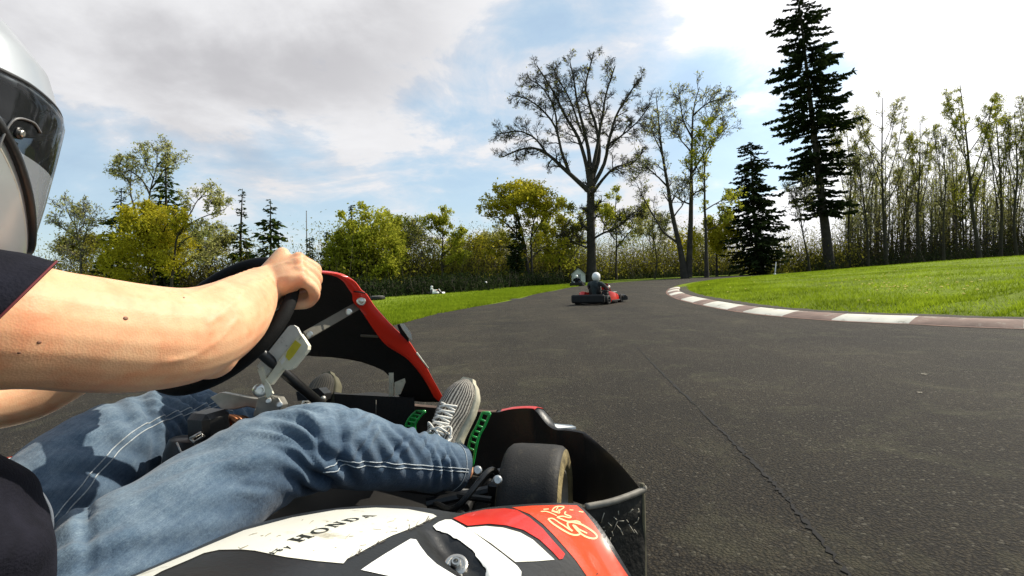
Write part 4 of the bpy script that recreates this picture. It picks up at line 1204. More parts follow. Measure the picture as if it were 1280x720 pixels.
def lettering():
    """HONDA in heavy serif capitals with the end of the small words before it"""
    C_ = np.array([(448, 345), (640, 270), (800, 207), (962, 158), (1110, 125)], float)/8+np.array([320, 630])
    cen = spline(C_, 10)
    def warp(u, v, k):                 # u,v in the letter's own box centred on 0
        s = k+u*.80
        x = np.interp(s, np.linspace(0, 4, len(cen)), cen[:, 0]); y = np.interp(s, np.linspace(0, 4, len(cen)), cen[:, 1])
        if s < 0: x, y = C_[0]+(C_[1]-C_[0])*s
        if s > 4: x, y = C_[4]+(C_[4]-C_[3])*(s-4)
        up = np.array([-15.0, -2.6])*(1-k/4)+np.array([-10.5, -1.5])*(k/4)
        return (x+up[0]*v*1.05, y+up[1]*v*1.05)
    R_ = lambda x0, y0, x1, y1: [(x0, y0), (x1, y0), (x1, y1), (x0, y1)]
    arc = lambda cx, cy, rx, ry, tx, ty, a0, a1, n=14: [[(cx+rx*math.cos(a), cy+ry*math.sin(a)), (cx+rx*math.cos(b), cy+ry*math.sin(b)), (cx+(rx-tx)*math.cos(b), cy+(ry-ty)*math.sin(b)), (cx+(rx-tx)*math.cos(a), cy+(ry-ty)*math.sin(a))]
                                                        for a, b in [(a0+(a1-a0)*i/n, a0+(a1-a0)*(i+1)/n) for i in range(n)]]
    gl = {'H': [R_(-.42, -.5, -.17, .5), R_(.17, -.5, .42, .5), R_(-.17, -.08, .17, .08), R_(-.5, -.5, -.09, -.40), R_(.09, -.5, .5, -.40), R_(-.5, .40, -.09, .5), R_(.09, .40, .5, .5)],
          'O': arc(0, 0, .5, .52, .22, .1, 0, 2*math.pi, 26),
          'N': [R_(-.40, -.5, -.28, .5), R_(.28, -.5, .40, .5), [(-.40, .5), (-.14, .5), (.40, -.5), (.14, -.5)], R_(-.5, -.5, -.18, -.40), R_(-.5, .40, -.3, .5), R_(.18, .40, .5, .5)],
          'D': [R_(-.42, -.5, -.18, .5), R_(-.5, -.5, -.1, -.40), R_(-.5, .40, -.1, .5)]+arc(-.1, 0, .56, .5, .22, .1, -math.pi/2, math.pi/2),
          'A': [[(-.06, .5), (.10, .5), (.44, -.5), (.18, -.5)], [(-.02, .5), (-.10, .44), (-.40, -.5), (-.28, -.5)], R_(-.22, -.2, .22, -.1), R_(-.5, -.5, -.16, -.40), R_(.08, -.5, .5, -.40)],
          'b': [R_(-.4, -.5, -.15, .6)]+arc(-.05, -.12, .45, .38, .22, .16, -math.pi, math.pi, 12), 'd': [R_(.15, -.5, .4, .6)]+arc(.05, -.12, .45, .38, .22, .16, 0, 2*math.pi, 12),
          'y': [[(-.45, .35), (-.18, .35), (.1, -.4), (-.08, -.5)], [(.2, .35), (.45, .35), (-.1, -.85), (-.32, -.85)]]}
    mb = MB()
    for k, ch in enumerate('HONDA'):
        for poly in gl[ch]: decal_into(mb, WP_BV, [warp(u, v, k) for u, v in poly], .0005, 2.5)
    for ch, (cx, cy), s in (('y', (310, 437), .95), ('b', (240, 462), .9), ('d', (150, 500), .9)):
        c = np.array([320+cx/8, 630+cy/8])
        for poly in gl[ch]: decal_into(mb, WP_BV, [tuple(c+np.array([6.2, -2.7])*u*s+np.array([-7.2, -1.6])*v*s) for u, v in poly], .0005, 2.5)
    mb.build('lettering', M_INK, pod)
lettering()
# fastener in the scoop
c = cast(POD_BV, 570, 708, .0); nb_ = unit(cC-c)*.6+UZ*.8
mb = MB(); mb.lathe(c, nb_, [(-.004, .013), (.003, .013), (.004, .0115), (.004, .009), (.0035, .0085), (.0035, .006), (.008, .0058), (.0095, .0045), (.0095, .0028), (.005, .0025), (.005, 0)], 24)
mb.build('bolt', M_STEEL, pod, auto=35)

# ---- wheels
def wheel(c, ax, rad, w, name='wheel', parent=None, side=1):
    c = np.asarray(c, float); ax = unit(ax)*side       # ax points outboard
    h = w/2
    t = MB()
    prof = [(-h*.80, rad*.56), (-h*.98, rad*.66), (-h, rad*.80), (-h*.93, rad*.93), (-h*.80, rad*.985), (-h*.55, rad), (0, rad*1.003), (h*.55, rad), (h*.80, rad*.985), (h*.93, rad*.93), (h, rad*.80), (h*.98, rad*.66), (h*.80, rad*.56)]
    t.lathe(c, ax, prof, 64)
    tread = set(range(3, 9)); fm = []
    k = 64; cnt = 0
    t.m = [(0 if (i//k) in tread else 1) if i < k*(len(prof)-1) else 1 for i in range(len(t.f))]
    t.f = t.f[:k*(len(prof)-1)]; t.m = t.m[:len(t.f)]
    w_ = t.build(name, [M_RUB, M_RUBS], parent, auto=70)
    m = MB()
    m.lathe(c, ax, [(-h*.85, rad*.55), (-h*.85, rad*.60), (-h*.7, rad*.57), (-h*.5, rad*.47), (h*.45, rad*.47), (h*.70, rad*.57), (h*.88, rad*.60), (h*.88, rad*.55), (h*.60, rad*.50), (h*.35, rad*.44), (h*.3, rad*.20), (h*.75, rad*.18), (h*.78, rad*.08), (h*.78, 0)], 40)
    m.build('rim', M_ALU, w_, auto=35)
    e = unit(np.cross(ax, UZ)); g = np.cross(ax, e)
    for q in range(4):
        a = q*math.pi/2+.4; b = MB()
        b.lathe(c+ax*h*.34+rad*.32*(math.cos(a)*e+math.sin(a)*g), ax, [(0, .009), (.009, .009), (.009, 0)], 6)
        b.build('wheel_nut', M_STEEL, w_, smooth=False)
    return w_
AXW = np.array([math.cos(math.radians(14)), -math.sin(math.radians(14)), -.01])
WR = P(671, 632, 1.185); WR[2] = .13
wheel(WR, AXW, .130, .142, parent=kart)
wheel(KW(-.52, 0, .13), AXW, .130, .135, parent=kart, side=-1)
wheel(KW(.50, -1.06, .14), KR, .14, .20, parent=kart)
wheel(KW(-.50, -1.06, .14), KR, .14, .20, parent=kart, side=-1)

# ---- chassis: rails, stub axles, floor tray, seat
mb = MB()
for sgn in (-1, 1):
    mb.tube(spline([KW(sgn*.30, -1.15, .075), KW(sgn*.31, -.7, .06), KW(sgn*.33, -.3, .06), KW(sgn*.27, .05, .075), KW(sgn*.20, .30, .075), KW(0, .34, .075)], 6), .015, 10)
mb.tube([KW(-.36, 0, .11), KW(.40, 0, .11)], .014, 10); mb.tube([KW(-.33, -.5, .06), KW(.33, -.5, .06)], .014, 10); mb.tube([KW(-.55, -1.06, .14), KW(.55, -1.06, .14)], .016, 12)
mb.tube([KW(.31, -.85, .07), KW(.56, -.85, .12), KW(.60, -.45, .12), KW(.33, -.28, .07)], .012, 8); mb.tube([KW(-.31, -.85, .07), KW(-.56, -.85, .12), KW(-.60, -.45, .12), KW(-.33, -.28, .07)], .012, 8)
mb.build('chassis_frame', M_BLK, kart)
mb = MB(); mb.box(KW(0, -.22, .045), (.60, .95, .006), (KR, KF, UZ)); mb.build('floor_tray', M_BLKM, kart)
mb = MB()                     # seat shell
rings = []
for (f, z, w, dp) in ((-.62, .10, .17, .02), (-.72, .075, .19, .05), (-.86, .08, .20, .08), (-.97, .16, .20, .10), (-1.03, .30, .19, .10), (-1.07, .44, .17, .08), (-1.08, .50, .14, .04)):
    rr = []
    for j in range(13):
        a = math.pi*(j/12-.5); x = w*math.sin(a); lift = (1-math.cos(a))
        rr.append(KW(x, f+lift*dp*(1 if z > .2 else .2), z+(lift*.22 if z < .2 else lift*.06)))
    rings.append(rr)
mb.loft(rings, 0, closed_ring=False); so = mb.build('seat', M_BLKM, kart)
sm_ = so.modifiers.new('thickness', 'SOLIDIFY'); sm_.thickness = .006; subsurf(so, 1)
# front stub: upright, kingpin bracket, track rod ends beside the tyre
mb = MB()
hub = WR-AXW*.085
mb.box(hub, (.05, .06, .10), (AXW, np.cross(UZ, AXW), UZ), bev=.008); mb.tube([hub+UZ*.07, hub-UZ*.07], .012, 10)
mb.tube([hub, WR], .0125, 10); mb.tube([hub-AXW*.03+UZ*.02, hub-AXW*.16+UZ*.0-KF*.05], .012, 8); mb.tube([hub+UZ*.02-KF*.05, KW(.05, -.06, .13)], .008, 8)
mb.tube(spline([hub+UZ*.05, hub+UZ*.09-KF*.06, hub+UZ*.03-KF*.12-AXW*.05, hub-KF*.05-AXW*.14], 6), .007, 8)
mb.build('steering_knuckle', M_BLK, kart, auto=40)
for q in (P(597, 588, 1.12), P(622, 600, 1.08)):
    mb = MB(); mb.lathe(q, unit(cC-q), [(-.01, .010), (.0, .010), (.002, .007), (.006, .007), (.006, .003), (.002, .003), (.002, 0)], 12)
    mb.build('bolt', M_STEEL, kart, auto=35)

# ---- nose bumper: a shell wrapping round the front and the right front corner
def bumper():
    T = [(395, 500, 1.80), (450, 503, 1.74), (505, 507, 1.67), (560, 512, 1.58), (612, 516, 1.50), (640, 512, 1.46), (662, 511, 1.43), (670, 514, 1.41), (683, 530, 1.38), (694, 537, 1.36), (708, 538, 1.34), (726, 541, 1.30),
         (735, 546, 1.27), (752, 560, 1.20), (770, 577, 1.13), (785, 594, 1.06), (800, 613, .985)]
    top = spline(np.array([P(*t) for t in T]), 5)
    # left half mirrored about the kart's middle so that the nose is whole
    mir = np.array([KW(-KC(p)[0], KC(p)[1], p[2]) for p in top if KC(p)[0] > .02])[::-1]
    n = len(top); tng = np.gradient(top, axis=0); tng[:, 2] = 0; tng /= np.linalg.norm(tng, axis=1)[:, None]
    outw = np.stack([-tng[:, 1], tng[:, 0], np.zeros(n)], -1)          # towards the outside of the kart
    rings = []
    for i, p in enumerate(top):
        bz = max(.05, .16 if i > n-18 else .06); o = outw[i]
        bz = .06 if i < n-30 else .06+.05*smooth01(np.array((i-(n-30))/22.0))
        h = p[2]
        w = 1-.93*smooth01(np.array((i-(n-46))/34.0))
        rings.append([p+UZ*(-(h-bz)*.98), p-UZ*(h-bz)*.5+o*.012*w, p-UZ*.012+o*.001*w, p, p+o*.010*w+UZ*.003, p+o*.030*w-UZ*.004, p+o*.055*w-UZ*.03, p+o*.065*w-UZ*(h-bz)*.5, p+o*.035*w-UZ*(h-bz)*.98-o*.002])
    mb = MB(); mb.loft(rings, 0, closed_ring=True, caps=True)
    b = mb.build('nose_bumper', M_BLK, kart, auto=50)
    # red and white top panels on the lip
    def strip(i0, i1, m, nm):
        q = MB(); q.loft([[r_[3]+UZ*.0015, r_[4]+UZ*.0025, r_[5]+UZ*.0025, r_[6]+UZ*.002] for r_ in rings[i0:i1]], 0, closed_ring=False); q.build(nm, m, b)
    strip(4, 22, mat('brown_scuffed_top', (.10, .06, .04), .7, var=.5, vscale=20, dirt=(.35, .25, .18), dscale=14), 'worn_top'); strip(22, 35, M_RED, 'red_panel')
    q = MB(); A = [P(680, 531, 1.42), P(715, 534, 1.37), P(720, 536.5, 1.36), P(697, 538, 1.37)]
    q.slab(A, UZ, .006); q.build('white_panel', M_STK, b, smooth=False)
    # rear end wall with its worn lip
    l0, l1 = P(733, 632.5, .93), P(803, 612, .985)
    e = MB(); rr = []
    for s in np.linspace(0, 1, 16):
        t_ = l0+(l1-l0)*s; cv = .012*math.sin(math.pi*s)
        low = np.array([t_[0]-.004*s, t_[1]-.02*s, .075]); bk = KF*.018+KR*.002
        rr.append([low+bk, t_+bk-UZ*.004, t_-KF*cv+UZ*.0, t_-KF*(cv+.006)-UZ*.006, t_-KF*cv*.6-UZ*.05, low-KF*.01*math.sin(math.pi*s)])
    e.loft(rr, 0, closed_ring=True, caps=True); ew = e.build('bumper_end', M_BLKS, b, auto=60)
    lp = MB(); lp.tube(spline([l0-KF*.004, l0*.5+l1*.5-KF*.016, l1-KF*.003, l1+UZ*.006], 8), [.0062]*25, 8); lp.build('worn_lip', mat('worn_grey_plastic', (.20, .18, .145), .6, var=.35, vscale=30, dirt=(.38, .34, .27), dscale=20), b)
    vp = MB(); vp.tube(spline([l1+UZ*.012, l1-UZ*.05, l1-UZ*.10-KF*.005, l1-UZ*.165-KF*.02], 8), .0045, 8); vp.build('end_edge', mat('dusty_edge', (.11, .095, .055), .8, var=.5, vscale=30), b)
    sc = MB(); r = RS(8)
    for _ in range(26):
        s = .15+.8*r.rand(); a = l0+(l1-l0)*s-UZ*(.015+.05*r.rand())-KF*(.018)
        sc.tube([a, a+UZ*r.normal(-.008, .006)+KR*r.normal(0, .005)], .0009, 4)
    sc.build('scratches', mat('scratch_pale', (.40, .36, .28), .8), b)
    return b
bumper()

# ---- steering fairing (seen from behind): red flanged edge, black back
FPXO = [(300, 372), (320, 352), (360, 341), (400, 339), (425, 342), (442, 351), (451, 362), (458, 369), (469, 384), (486, 403), (497, 414), (511, 427), (519, 439), (531, 456), (542, 476), (553, 495), (554, 502)]
def fd(y): return 1.19+(y-340)/160*.32
def fairing():
    S = lambda x, y, k=0.0: P(x, y, fd(y)+k)
    # back panel outline: outer right edge, bottom leg, arch, left side
    outer = FPXO[3:]
    arch = [(549, 502), (530, 502), (510, 500), (500, 496), (494, 484), (488, 471), (480, 463), (468, 457.5), (452, 452), (435, 448.5), (415, 446), (395, 445), (385, 444)]
    left = [(360, 450), (335, 452), (318, 430), (308, 400), (318, 362), (345, 345), (375, 339.5)]
    poly = outer+arch+left
    pts = [Vector(p) for p in dense(poly, 8)]; nb = len(pts)
    for x in np.arange(300, 556, 9.0):
        for y in np.arange(336, 506, 9.0): pts.append(Vector((x+.2, y+.3)))
    v, e, f, *_ = delaunay_2d_cdt(pts, [], [list(range(nb))], 1, 1e-4)
    def bow(x, y):      # panel bows forward between its edges
        xr = np.interp(y, [339, 351, 369, 403, 439, 476, 502], [400, 442, 458, 486, 519, 542, 554]); q = np.clip((xr-x)/110, 0, 1)
        return .06*q-.03*q*q+.012
    mb = MB(); mb.add([S(p.x, p.y, bow(p.x, p.y)) for p in v], [tuple(q) for q in f])
    fr = mb.build('steering_fairing', M_BLKM, kart)
    md = fr.modifiers.new('thickness', 'SOLIDIFY'); md.thickness = .004; md.offset = 0
    # red outer flange
    inner = [(385, 341.0), (400, 342), (417, 345), (428, 351), (436, 362), (440, 368), (442, 378), (453, 391), (467, 412), (481, 430), (494, 439), (508, 448), (521, 462), (533, 479), (543, 497), (551, 503)]
    outr = [(385, 338.6), (400, 339), (425, 342), (442, 351), (451, 362), (458, 368), (469, 384), (486, 403), (497, 414), (511, 427), (519, 439), (531, 456), (541, 474), (550, 490), (554, 498), (554.5, 502.5)]
    a = spline([S(*p, -.010) for p in inner], 5); b = spline([S(*p, -.002) for p in outr], 5)
    rings = []
    for i in range(len(a)):
        c_ = (a[i]+b[i])/2; nn = unit(cC-c_); side = unit(b[i]-a[i])
        rings.append([a[i]-nn*.012, a[i], a[i]*.7+b[i]*.3+nn*.004, a[i]*.3+b[i]*.7+nn*.004, b[i], b[i]-nn*.02+side*.002, b[i]-nn*.045-side*.004])
    m2 = MB(); m2.loft(rings, 0, closed_ring=False); m2.build('red_edge', mat('red_fairing_edge', (.86, .035, .014), .35, var=.06, coat=.3), fr, auto=50)
    # worn notch line on the flange, white clips, bolts, straps
    m3 = MB(); p = S(442, 364.5, -.016); q = S(457, 366.5, -.014); m3.tube([p, (p+q)/2+UZ*.001, q], .0016, 6); m3.build('joint_line', M_BLKM, fr)
    m4 = MB(); c = S(451.5, 376.5, -.016); nn = unit(cC-c); m4.lathe(c, nn, [(-.004, .011), (.002, .011), (.004, .009), (.004, .006), (.010, .006), (.011, .004), (.011, 0)], 18); m4.build('bolt', M_STEEL, fr, auto=35)
    m5 = MB(); cl = [S(499.5, 404.5, -.03), S(505, 404.5, -.03), S(514.5, 417, -.03), S(515, 425, -.03), S(511.5, 422.5, -.03), S(503, 411, -.03)]
    m5.slab(cl, unit(cC-cl[0])*-1, .03); m5.build('clip', M_STK, fr, smooth=False)
    m5b = MB(); m5b.slab([S(496.5, 406.5, -.03), S(499.3, 405, -.03), S(502.6, 411.3, -.03), S(511, 423, -.03), S(511, 428.5, -.03), S(500, 417, -.03)], unit(cC-cl[0])*-1, .03); m5b.build('clip_face', M_BLK, fr, smooth=False)
    m6 = MB(); a_, b_ = S(451, 419.5, .022), S(473, 420.5, .016); m6.tube([a_, b_], [.0036, .0036], 4); m6.build('tab', M_STRAP, fr, smooth=False)
    m6 = MB(); m6.tube([S(521, 441, -.006), S(535, 460, -.006)], .0025, 5); m6.build('edge_clip', M_CREAM, fr)
    # lower support bracket
    m7 = MB(); m7.slab([S(486, 466, .0), S(491, 466, .0), S(492, 498, .0), S(486, 498, .0)], KF, .004); m7.slab([S(493, 478, -.01), S(505, 473, -.01), S(506, 478, -.01), S(500, 493, -.01), S(494, 494, -.01)], KF, .004)
    m7.build('support_bracket', M_CREAM, fr, smooth=False)
    # flat strap up to the bolt
    p0, p1 = P(383, 419, 1.16), S(449, 381, .004); ax = unit(p1-p0); sd = unit(np.cross(ax, cC-p0)); nn = np.cross(ax, sd)
    m8 = MB(); L_ = np.linalg.norm(p1-p0); m8.box((p0+p1)/2, (L_*1.04, .021, .004), (ax, sd, nn), bev=.0015); m8.build('strap', M_STRAP, fr, auto=30)
    for q in (P(387, 418, 1.145), P(436, 390, 1.16)):
        m9 = MB(); m9.lathe(q, unit(cC-q), [(0, .0075), (.003, .0075), (.004, .005), (.008, .005), (.008, 0)], 14)
        m9.build('strap_bolt', M_STEEL, fr, auto=35)
fairing()

# ---- steering wheel, column and the fittings at its foot
SW, STILT, SRAD = np.array([-.544, .958, .594]), math.radians(42), .145
SUP = KF*math.sin(STILT)+UZ*math.cos(STILT); SN = -KF*math.cos(STILT)+UZ*math.sin(STILT)
def rim_pt(deg, rad=None): a = math.radians(deg); return SW+(rad or SRAD)*(math.cos(a)*KR+math.sin(a)*SUP)
def steering():
    t = MB(); th = np.linspace(0, 360, 73)[:-1]
    t.tube([rim_pt(a) for a in th], .0125, 12, closed=True, ref=SN); sw = t.build('steering_wheel', mat('suede_black', (.005, .005, .005), .8, var=.3, vscale=60, bump=.12, bscale=400, spec=.2), kart)
    s = MB()
    for a in (-90, 20, 160):
        p0, p1 = SW-SN*.022, rim_pt(a); dr = unit(p1-p0); sd = np.cross(SN, dr)
        s.box((p0+p1)/2, (np.linalg.norm(p1-p0), .03, .004), (dr, sd, np.cross(dr, sd)), bev=.0015)
    s.build('spoke', M_ALU, sw, auto=30)
    h = MB(); h.lathe(SW-SN*.03, SN, [(0, .02), (0, .036), (.018, .036), (.02, .03), (.02, 0)], 24); h.build('hub', M_ALU, sw, auto=35)
    c = MB(); c.tube([SW-SN*.03, SW-SN*.40], .011, 12); c.build('steering_column', M_BLK, kart)
steering()
mb = MB(); dd = 1.05
def slab_px(mb, pts, d, th, mi=0, dv=None):
    q = [P(x, y, d+(0 if dv is None else dv[i])) for i, (x, y) in enumerate(pts)]
    mb.slab(q, unit(cF+np.array([0, 0, -.15])), th, mi)
slab_px(mb, [(321, 458), (340, 434), (360, 408.5), (363, 406.5), (367, 406.5), (371, 409), (375, 417), (356, 440), (334, 470), (327, 464)], 1.06, .010)
tm = mb.build('lap_timer', M_GREYP, kart, smooth=False)
mb = MB(); slab_px(mb, [(333, 474), (354, 444), (375, 417), (380, 424), (385, 432), (384.5, 437), (380, 443), (366, 460), (362, 462.5), (357, 462.5), (354, 460), (338, 481)], 1.052, .016)
mb.build('timer_case', M_CREAM, tm, smooth=False)
mb = MB(); slab_px(mb, [(359, 439), (369, 425), (376.5, 431), (366, 446), (361, 451), (357, 446)], 1.0505, .0012); mb.build('sticker', M_YEL, tm, smooth=False)
mb = MB(); slab_px(mb, [(350, 452), (355, 446), (357, 449), (352, 456)], 1.0505, .0012); mb.build('sticker_edge', M_STK, tm, smooth=False)
mb = MB()      # clamp: uprights and a block round the column
slab_px(mb, [(262, 497), (276, 490), (318, 498), (346, 498), (345, 512), (330, 514), (308, 508), (292, 512), (277, 512)], 1.10, .02)
slab_px(mb, [(322, 497), (336, 493), (348, 497), (353, 506), (349, 514), (330, 524), (316, 520)], 1.07, .03)
cb = mb.build('column_clamp', M_ALU, kart, smooth=False)
bvm = cb.modifiers.new('edges', 'BEVEL'); bvm.width = .002; bvm.segments = 2
for (x, y) in ((335, 501), (349, 506)):
    mb = MB(); q = P(x, y, 1.062); mb.lathe(q, unit(cC-q), [(-.002, .007), (.002, .007), (.003, .0055), (.003, .003), (.001, .003), (.001, 0)], 12)
    mb.build('bolt', M_STEEL, cb, auto=35)
mb = MB(); slab_px(mb, [(322, 462), (328, 458), (333, 472), (336, 490), (331, 496), (327, 478)], 1.055, .006); slab_px(mb, [(331, 474), (336, 480), (341, 492), (334, 498), (330, 487)], 1.045, .006); mb.build('clamp_bracket', M_CREAM, cb, smooth=False)
mb = MB(); q = P(325, 488, 1.045); mb.lathe(q, unit(cC-q)+KR*.4, [(-.01, .013), (.004, .013), (.006, .010), (.006, .006), (0, .006), (0, 0)], 18); mb.build('pivot', M_STEEL, cb, auto=35)
mb = MB(); r = RS(2)
for k in range(5):
    ctr = P(292, 531, 1.09); a0 = r.rand()*.6
    e1, e2 = unit(KR+UZ*.3), unit(UZ-KR*.2-KF*.5)
    mb.tube([ctr+(.040-.006*k)*(math.cos(a)*e1+.8*math.sin(a)*e2)+KF*.012*(k-2) for a in np.linspace(a0-.6, a0+4.4, 24)], .0042, 7)
mb.build('cable', M_COP, kart)
mb = MB()     # dark fuel filler and strap buckle between the legs
q = P(233, 556, 1.00); mb.lathe(q-UZ*.12, UZ*.9+KF*.2, [(0, .055), (.10, .058), (.125, .052), (.13, .045), (.13, .0)], 28)
mb.box(P(262, 545, 1.02), (.06, .06, .10), (KR, KF, UZ), bev=.01)
ft = mb.build('fuel_tank', M_BLK, kart, auto=40)
mb = MB(); mb.tube([P(238, 548, .955), P(251, 541, .95), P(255, 545, .95), P(243, 553, .955), P(238, 548, .955)], .0028, 6); mb.tube([P(221, 553, .955), P(226, 565, .95), P(231, 565, .95)], .0018, 6); mb.build('buckle', M_STEEL, ft)
# crossbar tray behind the right knee
mb = MB()
rr = []
for s in np.linspace(0, 1, 12):
    x = 418+s*100; q0 = P(x, 494+5*s, 1.50); q1 = P(x, 491+5*s+2*math.sin(s*9), 1.58); rr.append([q0-UZ*.13, q0-UZ*.01, q0+UZ*.004, q1+UZ*.004, q1-UZ*.13])
mb.loft(rr, 0, closed_ring=True, caps=True); mb.build('front_tray', M_BLKM, kart, auto=40)
mb = MB(); mb.tube([P(470, 500, 1.485), P(470, 545, 1.485)], .0012, 5); mb.build('tray_seam', M_STRAP, kart)
mb = MB(); mb.tube([P(402, 492, 1.46), P(402, 504, 1.46)], .006, 8); mb.ball(P(404, 498, 1.45), .008, k=10); mb.build('clip', M_ALU, kart)
mb = MB(); slab_px(mb, [(370, 490), (398, 485), (405, 492), (405, 500), (372, 501)], 1.45, .06); mb.build('brake_cylinder', M_BLK, kart, smooth=False)
# pedals with lightening holes
def pedal(pts, d, w, name, pm):
    """open green frame: two rails with rungs"""
    a = spline([P(x, y, d) for x, y in pts], 6); sd = KR*w
    mb = MB(); mb.tube(a-sd/2, .0035, 8); mb.tube(a+sd/2, .0035, 8)
    for i in range(0, len(a), 3): mb.tube([a[i]-sd/2, a[min(i+1, len(a)-1)]+sd/2], .003, 6)
    mb.tube([a[0]-sd/2, a[0]+sd/2], .004, 8); mb.tube([a[-1]-sd/2, a[-1]+sd/2], .004, 8)
    return mb.build(name, M_GRN, pm)
pedal([(608, 516), (601, 532), (594, 545), (590, 560), (586, 582)], 1.33, .022, 'pedal', kart)
pedal([(526, 514), (518, 522), (513, 532), (514, 546)], 1.47, .030, 'pedal', kart)
mb = MB(); slab_px(mb, [(513, 520), (520, 517), (519, 530), (515, 545), (512, 541)], 1.48, .006); mb.build('pedal_plate', M_GRN, kart, smooth=False)

# ---- left pod (only its tail end shows past the driver)
mb = MB(); rings = []
for (f, z, w) in ((-.98, .26, .16), (-.86, .29, .20), (-.6, .285, .22), (-.38, .27, .21), (-.24, .23, .15)):
    rings.append([KW(-.50, f, .10), KW(-.50, f, z-.01), KW(-.512, f, z), KW(-.50-w*.5, f, z+.008), KW(-.50-w*.86, f, z-.004), KW(-.50-w*.97, f, z-.02), KW(-.50-w, f, z-.07), KW(-.50-w*.95, f, .08)])
mb.loft(rings, 0, closed_ring=False, caps=False); lp = mb.build('side_pod', M_WHT, kart, auto=50)
mb = MB(); mb.loft([[p+UZ*.002 for p in r_[4:7]] for r_ in rings], 0, closed_ring=False); mb.build('red_edge', M_RED, lp)
# engine block behind the seat on the far side
mb = MB(); c = KW(.30, -1.02, .20)
mb.box(c, (.16, .18, .18), (KR, KF, UZ), bev=.015); mb.box(c+UZ*.11-KF*.02, (.13, .13, .05), (KR, KF, UZ), bev=.012)
for k in range(6): mb.box(c+UZ*(-.05+k*.022)+KF*.10, (.12, .03, .008), (KR, KF, UZ))
mb.build('engine', M_BLKM, kart, auto=40)
# ------------------------------------------------------------------ the driver
def skin_mat():
    m, nt, b = new_mat('skin')
    N, L = nt.nodes.new, nt.links.new
    tc = N('ShaderNodeTexCoord')
    def noise(s, d, r):
        n = N('ShaderNodeTexNoise'); n.inputs['Scale'].default_value = s; n.inputs['Detail'].default_value = d; n.inputs['Roughness'].default_value = r
        L(tc.outputs['Object'], n.inputs['Vector']); return n.outputs['Fac']
    r1 = N('ShaderNodeValToRGB')
    r1.color_ramp.elements[0].position = .30; r1.color_ramp.elements[0].color = (.74, .385, .21, 1)
    r1.color_ramp.elements[1].position = .70; r1.color_ramp.elements[1].color = (.85, .51, .29, 1)
    L(noise(11, 5, .6), r1.inputs[0])
    rb = N('ShaderNodeValToRGB')     # ruddy patches
    rb.color_ramp.elements[0].position = .45; rb.color_ramp.elements[0].color = (1, 1, 1, 1)
    rb.color_ramp.elements[1].position = .70; rb.color_ramp.elements[1].color = (.97, .74, .68, 1)
    L(noise(24, 7, .65), rb.inputs[0])
    r2 = N('ShaderNodeValToRGB')     # freckles
    r2.color_ramp.elements[0].position = .70; r2.color_ramp.elements[0].color = (1, 1, 1, 1)
    r2.color_ramp.elements[1].position = .78; r2.color_ramp.elements[1].color = (.80, .66, .55, 1)
    L(noise(95, 3, .6), r2.inputs[0])
    mx = N('ShaderNodeMix'); mx.data_type = 'RGBA'; mx.blend_type = 'MULTIPLY'; mx.inputs['Factor'].default_value = .8
    L(r1.outputs[0], mx.inputs['A']); L(r2.outputs[0], mx.inputs['B']); mx2 = N('ShaderNodeMix'); mx2.data_type = 'RGBA'; mx2.blend_type = 'MULTIPLY'; mx2.inputs['Factor'].default_value = 1.0
    L(mx.outputs['Result'], mx2.inputs['A']); L(rb.outputs[0], mx2.inputs['B']); L(mx2.outputs['Result'], b.inputs['Base Color'])
    b.inputs['Roughness'].default_value = .52; b.inputs['Specular IOR Level'].default_value = .35
    b.inputs['Subsurface Weight'].default_value = .25; b.inputs['Subsurface Radius'].default_value = (.012, .004, .002); b.inputs['Subsurface Scale'].default_value = .8
    bp = N('ShaderNodeBump'); bp.inputs['Strength'].default_value = .10; bp.inputs['Distance'].default_value = .002
    v = N('ShaderNodeTexVoronoi'); v.inputs['Scale'].default_value = 420; L(tc.outputs['Object'], v.inputs['Vector'])
    L(v.outputs['Distance'], bp.inputs['Height']); L(bp.outputs[0], b.inputs['Normal'])
    return m
M_SKIN = skin_mat()

